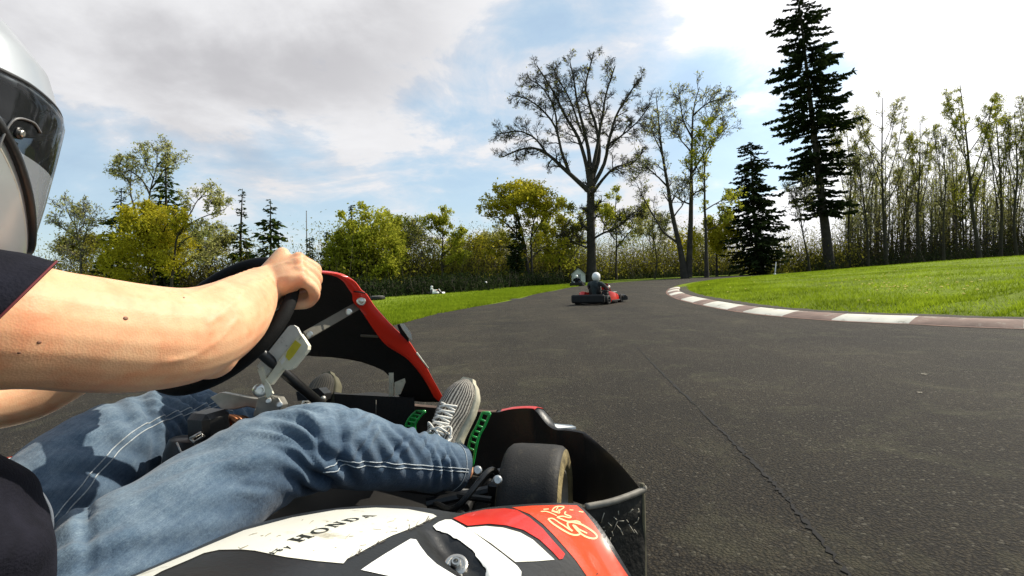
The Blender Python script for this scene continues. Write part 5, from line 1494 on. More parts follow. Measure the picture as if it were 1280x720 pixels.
def denim_mat():
    m, nt, b = new_mat('denim')
    N, L = nt.nodes.new, nt.links.new
    tc = N('ShaderNodeTexCoord')
    def noise(s, d, r, src='Object', sc=None):
        n = N('ShaderNodeTexNoise'); n.inputs['Scale'].default_value = s; n.inputs['Detail'].default_value = d; n.inputs['Roughness'].default_value = r
        v = tc.outputs[src]
        if sc:
            mp = N('ShaderNodeMapping'); mp.inputs['Scale'].default_value = sc; L(v, mp.inputs['Vector']); v = mp.outputs[0]
        L(v, n.inputs['Vector']); return n.outputs['Fac']
    def ramp(src, p0, c0, p1, c1):
        r = N('ShaderNodeValToRGB')
        r.color_ramp.elements[0].position = p0; r.color_ramp.elements[0].color = (*c0, 1)
        r.color_ramp.elements[1].position = p1; r.color_ramp.elements[1].color = (*c1, 1)
        L(src, r.inputs[0]); return r.outputs[0]
    def mixc(f, a, bb, mode='MIX'):
        x = N('ShaderNodeMix'); x.data_type = 'RGBA'; x.blend_type = mode
        if isinstance(f, float): x.inputs['Factor'].default_value = f
        else: L(f, x.inputs['Factor'])
        L(a, x.inputs['A'])
        if isinstance(bb, tuple): x.inputs['B'].default_value = (*bb, 1)
        else: L(bb, x.inputs['B'])
        return x.outputs['Result']
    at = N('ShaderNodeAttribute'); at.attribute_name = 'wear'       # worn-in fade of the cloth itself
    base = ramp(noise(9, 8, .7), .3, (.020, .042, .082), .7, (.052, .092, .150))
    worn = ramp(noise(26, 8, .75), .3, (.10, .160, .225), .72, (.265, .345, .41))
    base = mixc(at.outputs['Fac'], base, worn)
    slub = ramp(noise(900, 3, .8, 'UV', (.25, 1.2, 1)), .35, (.60, .62, .68), .65, (1.32, 1.29, 1.22))
    base = mixc(.75, base, slub, 'MULTIPLY')
    streak = ramp(noise(60, 6, .7, 'UV', (.35, 3.0, 1)), .38, (.74, .77, .82), .66, (1.2, 1.17, 1.12))
    base = mixc(.75, base, streak, 'MULTIPLY')
    L(base, b.inputs['Base Color'])
    b.inputs['Roughness'].default_value = .9; b.inputs['Specular IOR Level'].default_value = .15
    b.inputs['Sheen Weight'].default_value = .15
    bp = N('ShaderNodeBump'); bp.inputs['Strength'].default_value = .35; bp.inputs['Distance'].default_value = .002
    L(noise(700, 4, .7, 'UV', (.3, 1.0, 1)), bp.inputs['Height'])
    bp2 = N('ShaderNodeBump'); bp2.inputs['Strength'].default_value = .5; bp2.inputs['Distance'].default_value = .012
    L(noise(16, 5, .6, 'Object'), bp2.inputs['Height']); L(bp.outputs[0], bp2.inputs['Normal']); L(bp2.outputs[0], b.inputs['Normal'])
    return m
M_DENIM = denim_mat()
M_SHIRT = mat('navy_black_shirt', (.010, .010, .016), .9, var=.3, vscale=30, bump=.25, bscale=300, spec=.15)
M_STITCH = mat('denim_stitching', (.42, .46, .48), .9, var=.25, vscale=300)

person = empty('person', KW(.0, -.80, .08), 'go-kart driver in a silver full-face helmet, black T-shirt and blue jeans gripping the steering wheel', 'person', 'drivers')

# joints
SHO_R, SHO_L = P(-28, 392, .50), KW(-.235, -.80, .66)
ARM_R = [(-60, 400, .49, .066), (-5, 404, .52, .068), (50, 410, .555, .0655), (110, 417, .60, .0680), (170, 422, .65, .0690), (220, 421, .70, .0675), (256, 412, .745, .0640), (286, 396, .805, .0590), (306, 378, .865, .0500), (318, 367, .91, .0410), (330, 357, .94, .036)]
ARM_L = [(-130, 470, .86, .058), (-70, 506, .92, .053), (-20, 506, .97, .050), (40, 495, 1.02, .047), (100, 466, 1.06, .042), (160, 444, 1.08, .036), (203, 432, 1.10, .030)]
def body():
    mb = MB()
    def chain(px, k=22):
        q = np.array([[*P(x, y, d), r] for x, y, d, r in px]); s = spline(q, 6)
        mb.tube(s[:, :3], s[:, 3], k); mb.ball(s[0, :3], s[0, 3]*.98); mb.ball(s[-1, :3], s[-1, 3]*.98)
        return s
    a = chain(ARM_R); chain(ARM_L)
    # forearm muscle and elbow bone
    mb.ball(P(292, 402, .80), .046, k=18); mb.ball(P(262, 440, .745), .040, k=18)
    # torso, neck, head, hips and legs underneath the clothes
    hip, chest = KW(.05, -.90, .27), KW(.03, -.98, .62)
    mb.tube(spline([hip-UZ*.06, hip, hip*.5+chest*.5, chest, chest+UZ*.08], 5), [.08]*5+[.09]*5+[.085]*5+[.08]*5+[.06], 20, ref=KR, asp=1.25)
    HC = HEAD_C
    mb.tube([chest+UZ*.05, HC-UZ*.10], .055, 16); mb.ball(HC+UZ*.01-KF*.022, (.072, .088, .105), (KR, KF, UZ), 22)
    mb.ball(SHO_R, .056, k=18); mb.ball(SHO_L, .068, k=18); mb.tube([chest+UZ*.03, SHO_R], .055, 14); mb.tube([chest+UZ*.03, SHO_L], .055, 14)
    mb.tube([SHO_R, P(-60, 400, .49)], .056, 14); mb.tube([SHO_L, P(-130, 470, .86)], .056, 14)
    for LEG in (LEG_R, LEG_L):
        q = np.array([[*p, r] for p, r in LEG]); s = spline(q, 6); mb.tube(s[:, :3], s[:, 3]*.80, 14); mb.ball(s[0, :3], s[0, 3]*.8)
        s2 = s[-1, :3]
        mb.tube([s2, s2+unit(s[-1, :3]-s[-8, :3])*.05], .032, 12)
    # ---- hands on the rim
    def hand(wr, cdeg, flip, wrist_r, dn=1.0):
        th = math.radians(cdeg); er = math.cos(th)*KR+math.sin(th)*SUP; tg = (-math.sin(th)*KR+math.cos(th)*SUP)*flip
        c = rim_pt(cdeg)
        mcps = []
        for i, (off, ln, rr) in enumerate(((.036, 1.0, .0125), (.013, 1.06, .0130), (-.010, 1.0, .0125), (-.031, .86, .0110))):
            mcp = c+tg*off*.98+er*.026+SN*(.024-.004*abs(i-1.2))
            pip = c+tg*off*1.03+er*(.034+.004*math.cos(i*1.2))-SN*.022*ln
            dip = c+tg*off*1.0+er*.004-SN*.034
            tip = c+tg*off*.97-er*.022-SN*.020
            s = spline(np.array([[*mcp, rr*1.05], [*(mcp*.45+pip*.55+er*.004), rr*.93], [*pip, rr*1.04], [*(pip*.5+dip*.5+er*.004-SN*.004), rr*.88], [*dip, rr*.92], [*tip, rr*.78]]), 5)
            mb.tube(s[:, :3], s[:, 3], 14); mb.ball(s[0, :3], s[0, 3]); mb.ball(s[-1, :3], s[-1, 3]*.99); mb.ball(mcp+er*.002, rr*1.12)
            mcps.append(mcp)
            # metacarpal back to the wrist
            ws = wr+tg*off*.45
            s = spline(np.array([[*ws, .017], [*(ws*.5+mcp*.5+er*.004), .0165], [*mcp, rr*1.05]]), 5); mb.tube(s[:, :3], s[:, 3], 14)
        cm = sum(mcps)/4
        mb.ball(wr*.42+cm*.58-er*.004, (.040, .040, .021), (tg, unit(cm-wr), np.cross(tg, unit(cm-wr))), 20)
        mb.ball(wr*.35+cm*.65-tg*.020-SN*.004, (.021, .036, .022), (tg, unit(cm-wr), np.cross(tg, unit(cm-wr))), 18)
        # thumb leaves the side of the palm and closes over the rim on the driver's side
        b0 = wr*.72+cm*.28+tg*.016+SN*.006-er*.012
        s = spline(np.array([[*b0, .017], [*(c+tg*.050+SN*.034+er*.006), .0150], [*(c+tg*.052+SN*.026-er*.018), .0125], [*(c+tg*.044+SN*.008-er*.030), .0100]]), 6)
        mb.tube(s[:, :3], s[:, 3], 14); mb.ball(s[-1, :3], s[-1, 3]); mb.ball(s[0, :3], s[0, 3])
    wr = P(328, 357, .935)
    hand(wr, min(range(0, 80), key=lambda q_: (PX(rim_pt(q_))[0]-372)**2+(PX(rim_pt(q_))[1]-353)**2), 1, .03)
    hand(P(205, 430, 1.10), 196, -1, .03)
    bv0 = BVHTree.FromPolygons([tuple(v) for v in mb.v], mb.f)
    for ln in ([(228, 372), (255, 362), (283, 350), (312, 338), (334, 333)], [(262, 405), (290, 380), (315, 358), (338, 345)], [(205, 452), (240, 444), (272, 425), (298, 398)], [(296, 366), (318, 350)], [(340, 335), (356, 329), (368, 328)], [(338, 352), (355, 346), (370, 346)]):
        vp = []
        for (x, y) in spline(ln, 5):
            h_, nn_, *_ = bv0.ray_cast(Vector(cC), Vector(ray(x, y)))
            if h_ is not None: vp.append(np.array(h_)-unit(cC-np.array(h_))*.0012)
        if len(vp) > 3: mb.tube(vp, [.0030]*len(vp), 8)
    o = mb.build('body', M_SKIN, person)
    md = o.modifiers.new('skin', 'REMESH'); md.mode = 'VOXEL'; md.voxel_size = .0032; md.use_smooth_shade = True
    sm = o.modifiers.new('smooth', 'SMOOTH'); sm.factor = .5; sm.iterations = 5
    dg = bpy.context.evaluated_depsgraph_get()
    bv = BVHTree.FromObject(o, dg); base = Vector(ROOTS[person.name])
    for (x, y, rr) in ((157, 398, .0030), (49, 428, .0022), (24, 441, .0016), (230, 372, .0014)):
        h, nn, *_ = bv.ray_cast(Vector(cC)-base, Vector(ray(x, y)))
        if h is None: continue
        e = unit(np.cross(np.array(nn), UZ)); m_ = MB(); m_.ball(np.array(h+base), (rr, rr*.8, rr*.35), (e, np.cross(np.array(nn), e), np.array(nn)), 10)
        m_.build('mole', mat('mole_brown', (.20, .09, .05), .6), o)
    return o

LEG_R = [(KW(.135, -.93, .20), .105), (KW(.130, -.80, .245), .105), (P(172, 697, .72), .098), (P(268, 620, .84), .088), (P(342, 572, .94), .084), (P(398, 558, 1.00), .0835), (P(434, 561, 1.05), .079), (P(500, 573, 1.16), .069), (P(545, 581, 1.26), .064), (P(566, 585, 1.31), .064)]
LEG_L = [(KW(-.12, -.86, .19), .10), (KW(-.14, -.74, .235), .10), (P(105, 590, .96), .098), (P(165, 553, 1.07), .093), (P(212, 538, 1.15), .088), (P(240, 532, 1.21), .082), (P(275, 537, 1.28), .072), (P(340, 545, 1.41), .062), (P(395, 550, 1.53), .056)]
HEAD_H = math.radians(24); HEAD_P = math.radians(16)
HEAD_C = P(-178, 130, .555)

def jeans():
    V, F, U, WR_ = [], [], [], []
    r = RS(12)
    def leg(L, folds, creases, seed, k=112, n=200):
        q = spline(np.array([[*p, rr] for p, rr in L]), 12); L_ = np.concatenate([[0], np.cumsum(np.linalg.norm(np.diff(q[:, :3], axis=0), axis=1))])
        s = np.linspace(0, L_[-1], n); q = np.stack([np.interp(s, L_, q[:, i]) for i in range(4)], -1)
        t = np.gradient(q[:, :3], axis=0); t /= np.linalg.norm(t, axis=1)[:, None]
        nn = unit(UZ-(UZ@t[0])*t[0]); b = len(V); rr_ = RS(seed); ph = rr_.rand(8)*6
        surf = np.zeros((n, k, 3))
        for i in range(n):
            nn = unit(nn-(nn@t[i])*t[i]); bb = np.cross(nn, t[i])      # nn up, bb to the left
            for j in range(k):
                a = 2*math.pi*j/k            # 0 = top
                x = s[i]
                d = 0.0
                for (s0, sw, a0, aw, sl, wl, amp) in folds:
                    da = (a-a0+math.pi) % (2*math.pi)-math.pi
                    w = math.exp(-((x-s0)/sw)**2-(da/aw)**2)
                    if w < .01: continue
                    u = (x-s0+sl*da)/wl
                    sn = math.sin(2*math.pi*u)
                    d += amp*w*(sn-.55*abs(sn)*(sn < 0))
                for (s0, a0, s1, a1, wd, dp) in creases:
                    dx, da_ = s1-s0, (a1-a0)*.09; px_, pa = x-s0, (((a-a0+math.pi) % (2*math.pi))-math.pi)*.09
                    ll = dx*dx+da_*da_; tt = (px_*dx+pa*da_)/ll
                    if tt < -.15 or tt > 1.15: continue
                    e = (px_*da_-pa*dx)/math.sqrt(ll); fade = math.sin(math.pi*min(1, max(0, (tt+.15)/1.3)))
                    if abs(e) > 4*wd: continue
                    d += 1.35*dp*fade*(-math.exp(-(e/wd)**2)+.65*math.exp(-((e-1.7*wd)/(1.1*wd))**2)+.25*math.exp(-((e+1.9*wd)/(1.2*wd))**2))
                d += .0016*math.sin(31*x+3*a+ph[0])*math.sin(2*a+ph[1])+.0012*math.sin(57*x-2*a+ph[2])
                rad = q[i, 3]+d
                p = q[i, :3]+rad*(math.cos(a)*nn+math.sin(a)*bb)
                surf[i, j] = p
                V.append(p); U.append((x*1.0, j/k*.55))
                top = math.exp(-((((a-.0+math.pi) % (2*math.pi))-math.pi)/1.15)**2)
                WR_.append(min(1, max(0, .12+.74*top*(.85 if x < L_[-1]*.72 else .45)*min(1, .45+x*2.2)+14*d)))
        for i in range(n-1):
            for j in range(k): F.append((b+i*k+j, b+(i+1)*k+j, b+(i+1)*k+(j+1) % k, b+i*k+(j+1) % k))
        # turned-in hem
        m = len(V); e = q[-1, :3]; 
        for j in range(k): V.append(surf[-1, j]-(surf[-1, j]-e)*.10-t[-1]*.004); U.append((s[-1], j/k*.55)); WR_.append(.3)
        for j in range(k): V.append(surf[-1, j]-(surf[-1, j]-e)*.14-t[-1]*.05); U.append((s[-1]-.05, j/k*.55)); WR_.append(.2)
        for q0 in (0, k):
            o0 = b+(n-1)*k if q0 == 0 else m
            for j in range(k): F.append((o0+j, o0+(j+1) % k, m+q0+(j+1) % k, m+q0+j))
        return surf, s, t
    # fold bands: (place along leg, its length, angle, its width, slant, wavelength, height)
    R_ = [(.53, .05, -.9, .8, .07, .046, .0075), (.50, .05, .9, .7, -.05, .040, .004), (.58, .07, -1.9, .6, .10, .060, .010), (.64, .04, -.5, .5, -.10, .050, .006), (.09, .10, -.5, 1.1, .12, .075, .006), (.19, .10, -1.1, .8, .16, .080, .005), (.16, .08, .5, .8, -.06, .06, .006),
          (.40, .10, -.8, .7, .12, .10, .003), (.74, .07, -1.1, .7, .09, .065, .0055), (.84, .05, -.2, .8, -.07, .045, .005), (.90, .05, -1.4, .6, .05, .040, .006), (.30, .16, -.5, .6, .25, .13, .003)]
    Lf = [(.46, .10, -.8, 1.0, -.05, .050, .004), (.10, .10, -.2, 1.0, -.10, .055, .0075), (.55, .07, -.9, 1.0, .05, .030, .007), (.70, .1, 0, 3, .03, .05, .005), (.30, .12, -1.2, .8, .06, .07, .004)]
    CR = [(.24, .8, .07, -.6, .007, .006), (.21, .9, .0, -.1, .007, .006), (.27, .7, .16, -1.0, .006, .004), (.15, .5, .02, -.9, .006, .005), (.10, .6, -.02, .2, .006, .005),
          (.57, -1.7, .46, -.5, .0055, .006), (.585, -1.8, .54, -.25, .006, .0065), (.60, -1.8, .60, -.4, .0055, .006), (.62, -1.7, .68, -.3, .005, .005), (.53, .2, .60, -.6, .005, .003),
          (.70, -1.7, .78, -.5, .0055, .005), (.80, -.1, .86, -1.5, .005, .005), (.88, -1.6, .92, -.3, .005, .005), (.90, .4, .94, -.8, .0045, .004), (.36, -.9, .44, -1.6, .006, .003), (.33, -.2, .47, -.9, .007, .0018)]
    CL = [(.20, -.9, .06, .3, .007, .006), (.23, -1.0, .12, -.1, .006, .004), (.52, -.9, .58, .2, .006, .006), (.55, -1.0, .62, .1, .006, .006), (.49, -.7, .54, .3, .006, .004), (.36, -.4, .46, -1.2, .006, .002)]
    sR, lR, tR = leg(LEG_R, R_, CR, 1); sL, lL, tL = leg(LEG_L, Lf, CL, 2)
    # seat of the jeans joining both legs
    b = len(V); n, k = 40, 64
    c0, c1 = KW(.02, -1.00, .20), KW(.0, -.70, .235)
    for i in range(n):
        t = i/(n-1); ph = math.pi*t
        c = c0+(c1-c0)*(.5-.5*math.cos(ph)); w = math.sin(ph)**.55
        for j in range(k):
            a = 2*math.pi*j/k
            fold = .002*math.sin(5*a+9*t)*math.sin(ph)
            p = c+KR*(.165*w+fold)*math.cos(a)+UZ*(.105*w+fold)*math.sin(a)*(1 if math.sin(a) > 0 else 1.1)
            V.append(p); U.append((t*.4, j/k*.9)); WR_.append(.35+.2*math.sin(a))
    for i in range(n-1):
        for j in range(k): F.append((b+i*k+j, b+i*k+(j+1) % k, b+(i+1)*k+(j+1) % k, b+(i+1)*k+j))
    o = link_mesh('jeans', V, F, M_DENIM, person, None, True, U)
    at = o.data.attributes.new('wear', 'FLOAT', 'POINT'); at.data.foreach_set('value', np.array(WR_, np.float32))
    # stitched seams, raised threads along the cloth
    k = 112
    def seam(surf, ang, i0, i1, double=False, drift=0.0, wob=0.0):
        st = MB()
        for e in ((-.055, .055) if double else (0,)):
            pts = []
            for i in range(i0, i1):
                a = ang+drift*(i-i0)/(i1-i0)+e+wob*math.sin(i*.35); jf = (a/(2*math.pi)*k) % k; j = int(jf); f = jf-j
                p = surf[i, j]*(1-f)+surf[i, (j+1) % k]*f
                c = surf[i].mean(0); pts.append(p+unit(p-c)*.0010)
            st.tube(pts, .0011, 5)
        st.build('stitching', M_STITCH, o)
    seam(sR, -1.75, 113, 197, True, .35)
    seam(sL, -1.15, 26, 132, True, .15)
    for surf in (sR, sL):
        ring = [surf[-6, j]+unit(surf[-6, j]-surf[-6].mean(0))*.001 for j in range(k)]
        st = MB(); st.tube(ring, .0011, 5, closed=True); st.build('hem_stitching', M_STITCH, o)
    return o

def shirt():
    """torso tube with sleeves"""
    rings = []; k = 64
    spine = spline(np.array([[*KW(.060, -.90, .24), .17, .135], [*KW(.066, -.913, .36), .175, .145], [*KW(.064, -.918, .42), .17, .14], [*KW(.053, -.94, .48), .165, .130], [*KW(.048, -.965, .56), .165, .115], [*KW(.03, -.98, .64), .185, .10], [*KW(.02, -.985, .70), .13, .085], [*KW(.02, -.98, .745), .075, .07]]), 9)
    for i, q in enumerate(spine):
        rr = []
        for j in range(k):
            a = 2*math.pi*j/k; t = i/len(spine)
            fold = .004*math.sin(7*a+20*t)+.004*math.sin(34*t+2*a)*math.cos(a-.5)
            rr.append(q[:3]+KR*(q[3]+fold)*math.cos(a)+KF*(q[4]+fold)*math.sin(a)+UZ*.0)
        rings.append(rr)
    mb = MB(); mb.loft(rings, 0, closed_ring=True)
    o = mb.build('t_shirt', M_SHIRT, person)
    def sleeve(rings_, par):
        """short sleeve through elliptical rings (centre, up axis, side axis)"""
        q = spline(np.array([np.concatenate(r_) for r_ in rings_]), 8); m = MB(); rr = []; n = len(q)
        for i in range(n):
            w_ = .003*math.sin(i*.8)
            rr.append([q[i, :3]+(1+w_*8*math.sin(4*math.pi*j/24+i*.25))*(q[i, 3:6]*math.cos(2*math.pi*j/48)+q[i, 6:]*math.sin(2*math.pi*j/48)) for j in range(48)])
        c = q[-1, :3]; back = unit(q[-6, :3]-c)
        rr.append([p-(p-c)*.04+back*.002 for p in rr[-1]]); rr.append([p-(p-c)*.03+back*.05 for p in rr[-2]])
        m.loft(rr, 0); sl_ = m.build('sleeve', M_SHIRT, par)
        hm = MB(); hm.tube([p*.88+p2*.12+unit(p-c)*.0008 for p, p2 in zip(rr[n-1], rr[n-3])], .0012, 5, closed=True); hm.build('hem_stitching', mat('dark_red_thread', (.12, .012, .015), .8), sl_)
        return sl_
    T_, B_ = P(72, 329, .545), P(-112, 508, .485)
    hc = (T_+B_)/2; a1 = (T_-B_)/2; a2 = unit(cC-hc)*.100
    s0 = KW(.06, -.975, .655); s1 = P(-190, 396, .47)
    sleeve([(s0, UZ*.10, -KF*.09), (s1, UZ*.100+cR*.01, unit(cC-s1)*.10), (s1*.4+hc*.6-cR*.012, (UZ*.096+cR*.02)*.4+a1*.6*1.06, a2*1.06), (hc, a1, a2)], o)
    c = KW(.03, -.975, .66)
    sleeve([(c-KR*.06, UZ*.10, KF*.09), (SHO_L, UZ*.088, KF*.088), (P(-150, 462, .85), unit(UZ+KR*.3)*.078, KF*.078)], o)
    bv = BVHTree.FromPolygons([tuple(v) for v in mb.v], mb.f)
    pts = []
    for (x, y) in ((41, 616), (45, 630), (48.5, 645), (52, 660), (55.5, 674), (59, 688)):
        h, nn, *_ = bv.find_nearest(Vector(P(x, y, .64))); pts.append(np.array(h)+np.array(nn)*.003)
    h = MB(); h.tube(spline(pts, 6), [.0022]*31, 8); h.build('undershirt_edge', mat('white_cotton', (.78, .78, .76), .9), o)
    return o

def shoe(heel, toe, upv, name, um, som):
    """trainer: sole, mesh upper, laces"""
    heel, toe = np.asarray(heel), np.asarray(toe); ax = unit(toe-heel); up = unit(np.asarray(upv)-(np.asarray(upv)@ax)*ax); sd = np.cross(ax, up); L_ = np.linalg.norm(toe-heel)
    def foot(s): return np.interp(s, [0, .05, .2, .45, .68, .85, .95, 1], [.020, .032, .036, .036, .047, .043, .028, .010])
    def hgt(s): return np.interp(s, [0, .08, .22, .36, .5, .65, .8, .92, 1], [.080, .088, .096, .088, .074, .060, .050, .040, .020])
    rings = []
    for s in np.linspace(0, 1, 30):
        w, h = foot(s), hgt(s); c = heel+ax*L_*s; rr = []
        off = sd*(-.008*math.sin(s*3))
        for j in range(28):
            a = 2*math.pi*j/28; x = math.copysign(abs(math.cos(a))**.75, math.cos(a)); z = math.copysign(abs(math.sin(a))**.8, math.sin(a))
            nar = 1-.38*max(0, z)*(1 if s < .6 else .7)
            rr.append(c+off+sd*w*x*nar+up*(.012+h*.5+h*.5*z))
        rings.append(rr)
    mb = MB(); mb.loft(rings, 0, caps=True)
    up_m = um
    o = mb.build(name, up_m, person, uv=True)
    m = MB(); rr = []
    for s in np.linspace(-.02, 1.02, 30):
        w = foot(np.clip(s, 0, 1))+.006; c = heel+ax*L_*s+sd*(-.008*math.sin(s*3)); lift = .012*max(0, (s-.8)/.2)**2
        rr.append([c-sd*w*.92+up*(-.008+lift), c-sd*w+up*.006, c-sd*w*.99+up*.022, c-sd*w*.9+up*.026, c+sd*w*.9+up*.026, c+sd*w*.99+up*.022, c+sd*w+up*.006, c+sd*w*.92+up*(-.008+lift)])
    m.loft(rr, 0, caps=True); m.build('sole', som, o, auto=50)
    bv = BVHTree.FromPolygons([tuple(v) for v in mb.v], mb.f)
    def on(s, x, lift):
        p = heel+ax*L_*s+sd*(foot(s)*x-.008*math.sin(s*3))+up*.2
        h, nn, *_ = bv.ray_cast(Vector(p), Vector(-up))
        return np.array(h)+up*lift if h is not None else p-up*.12
    lm = mat('shoe_lace_white', (.72, .69, .62), .85, var=.15, vscale=200)
    la = MB()
    for i, s in enumerate((.43, .49, .55, .61, .67)):
        e = .62-.03*i
        la.tube(spline([on(s-.012, -e, .001), on(s+.0, -e*.4, .006), on(s+.012, 0, .008), on(s+.018, e*.4, .006), on(s+.03, e, .001)], 5), .0034, 7)
        la.tube(spline([on(s-.012, e, .001), on(s+.0, e*.4, .005), on(s+.008, 0, .006), on(s+.018, -e*.4, .005), on(s+.028, -e, .001)], 5), .0034, 7)
    la.tube(spline([on(.45, .1, .010), on(.46, .5, .018), on(.42, .95, .004), on(.36, .8, .006), on(.40, .2, .010)], 6), .0026, 7)
    la.tube(spline([on(.45, -.1, .010), on(.48, -.55, .020), on(.43, -.95, .006), on(.38, -.7, .008), on(.41, -.1, .010)], 6), .0026, 7)
    la.tube(spline([on(.44, .1, .010), on(.38, .6, .010), on(.30, .95, .004)], 6), .0026, 7); la.tube(spline([on(.44, .1, .010), on(.50, .7, .008), on(.47, 1.02, .002), on(.40, 1.1, .0)], 6), .0026, 7)
    la.build('laces', lm, o)
    tm = MB()
    for x in (-.45, .1): pass
    tm.loft([[on(.30, x, .002) for x in np.linspace(-.55, .55, 9)], [on(.35, x, .0035) for x in np.linspace(-.55, .55, 9)], [on(.39, x, .002) for x in np.linspace(-.5, .5, 9)]], 0, closed_ring=False)
    tm.build('tongue_tab', mat('tab_yellow', (.62, .60, .12), .7), o)
    for x0 in (-.85, -.60, .60, .85):
        sp = MB(); sp.tube(spline([on(.24, x0*.9, .0015), on(.33, x0, .002), on(.42, x0*1.02, .0015)], 5), .0024, 6)
    sp.build('stripes', lm, o)
    return o

def helmet():
    f0 = np.array([math.sin(HEAD_H), math.cos(HEAD_H), 0]); r0 = np.array([math.cos(HEAD_H), -math.sin(HEAD_H), 0])
    hf = f0*math.cos(HEAD_P)-UZ*math.sin(HEAD_P); hu = UZ*math.cos(HEAD_P)+f0*math.sin(HEAD_P); hr = r0
    C_ = HEAD_C; HS = 1.10
    def prof(z):       # front, back, half width
        fr = np.interp(z, [-.150, -.135, -.10, -.05, 0, .04, .08, .11, .130, .1385], [.122, .140, .150, .150, .148, .146, .124, .086, .045, 0])
        bk = np.interp(z, [-.150, -.135, -.10, -.05, 0, .04, .08, .11, .130, .1385], [.085, .095, .108, .120, .130, .128, .110, .080, .042, 0])
        hw = np.interp(z, [-.150, -.135, -.10, -.05, 0, .04, .08, .11, .130, .1385], [.085, .097, .108, .116, .122, .121, .104, .074, .038, 0])
        return fr, bk, hw
    def pt(a, z, o=0.0):  # a: 0 = straight ahead, + to the driver's right
        fr, bk, hw = prof(z); e = fr if math.cos(a) > 0 else bk
        return C_+HS*(hf*(e+o)*math.cos(a)+hr*(hw+o)*math.sin(a)+hu*z*1.15)
    zs = spline(np.array([[z, 0] for z in (-.150, -.145, -.13, -.11, -.09, -.07, -.05, -.03, -.01, .01, .03, .045, .06, .075, .09, .105, .118, .128, .1345, .1378, .1385)]), 3)[:, 0]
    K_ = 144
    lo = lambda a: -.066-.018*math.cos(a)+.085*float(smooth01(np.array((abs(a)-.20)/1.15)))       # eye port edges
    hi = lambda a: .036+.004*math.cos(a)
    V, F = [], []
    for z in zs:
        for j in range(K_): V.append(pt(2*math.pi*j/K_, z))
    for i in range(len(zs)-1):
        for j in range(K_):
            a = (2*math.pi*(j+.5)/K_+math.pi) % (2*math.pi)-math.pi; z = (zs[i]+zs[i+1])/2
            if abs(a) < 1.42 and lo(a)*(1) < z < hi(a) and (abs(a) < 1.25 or abs(z-.0) < .045*math.sqrt(max(0, 1-((abs(a)-1.25)/.17)**2))): continue
            F.append((i*K_+j, i*K_+(j+1) % K_, (i+1)*K_+(j+1) % K_, (i+1)*K_+j))
    hm = mat('helmet_silver_paint', (.42, .445, .46), .34, metal=.5, var=.10, vscale=7, coat=.5, dirt=(.34, .34, .32), dscale=14, bump=.03, bscale=40)
    h = link_mesh('helmet', V, F, hm, person)
    sd_ = h.modifiers.new('thickness', 'SOLIDIFY'); sd_.thickness = .004; sd_.offset = -1
    # dark padding inside
    mb = MB(); zz = np.linspace(-.148, .12, 24)
    mb.loft([[pt(2*math.pi*j/64, z, -.016) for j in range(64)] for z in zz if z > hi(0)], 0)
    ins = []
    for z in zz:
        ins.append([pt(a, z, -.010) for a in np.linspace(.95 if z > -.01 else 1.30, 2*math.pi-(.95 if z > -.01 else 1.30), 60)])
    mb.loft(ins, 0, closed_ring=False)
    mb.build('lining', mat('black_lining', (.008, .008, .009), .95), h)
    mb = MB(); mb.ball(C_-hf*.004+hu*.022, (.082, .108, .082), (hr, hf, hu), 28); mb.build('balaclava', mat('black_cloth', (.006, .006, .007), .95), h)
    # visor: dark upper film and lower part paled to imitate reflected sky, one curved shell proud of the helmet
    def vis(z0f, z1f, a0, a1, o, n=60, m=12):
        return [[pt(a, (z0f(a)+(z1f(a)-z0f(a))*q/m), o) for q in range(m+1)] for a in np.linspace(a0, a1, n)]
    def vm(name, col, tr, rough):
        m = bpy.data.materials.new(name); m.use_nodes = True; nt = m.node_tree; nt.nodes.clear(); N, L = nt.nodes.new, nt.links.new
        out = N('ShaderNodeOutputMaterial'); t = N('ShaderNodeBsdfTransparent'); t.inputs['Color'].default_value = (*col, 1)
        g = N('ShaderNodeBsdfGlossy'); g.inputs['Roughness'].default_value = rough; d = N('ShaderNodeBsdfDiffuse'); d.inputs['Color'].default_value = (.42, .47, .52, 1)
        fr = N('ShaderNodeFresnel'); fr.inputs['IOR'].default_value = 1.32
        m0 = N('ShaderNodeMixShader'); m0.inputs[0].default_value = tr; L(t.outputs[0], m0.inputs[1]); L(d.outputs[0], m0.inputs[2])
        m1 = N('ShaderNodeMixShader'); L(fr.outputs[0], m1.inputs[0]); L(m0.outputs[0], m1.inputs[1]); L(g.outputs[0], m1.inputs[2]); L(m1.outputs[0], out.inputs['Surface'])
        return m
    top = lambda a: hi(a)+.006-.010*max(0, abs(a)-1.0)/.6
    bot = lambda a: lo(a)-.006
    mid = lambda a: max(bot(a)+.003, -.018)
    mb = MB(); mb.loft(vis(mid, top, -1.58, 1.58, .0065, m=8), 0, closed_ring=False)
    v = mb.build('visor', vm('visor_smoke', (.42, .44, .46), .03, .04), h)
    mb = MB(); mb.loft(vis(bot, mid, -1.58, 1.58, .0065, m=8), 0, closed_ring=False)
    mb.build('visor_lower_band', vm('visor_sky_sheen', (.86, .90, .94), .42, .05), h)  # pale diffuse mixed in stands for the sky's reflection
    # gasket round the port
    g = MB()
    g.tube([pt(a, bot(a)-.002, .0045) for a in np.linspace(-1.55, 1.55, 70)], .0055, 8); g.tube([pt(a, top(a)+.002, .0035) for a in np.linspace(-1.55, 1.55, 70)], .0035, 8)
    g.build('gasket', M_BLK, h)
    g = MB(); g.tube([pt(a, bot(a)-.014, .002) for a in np.linspace(-1.5, 1.5, 70)], .0022, 6); g.build('trim_line', M_ALU, h)
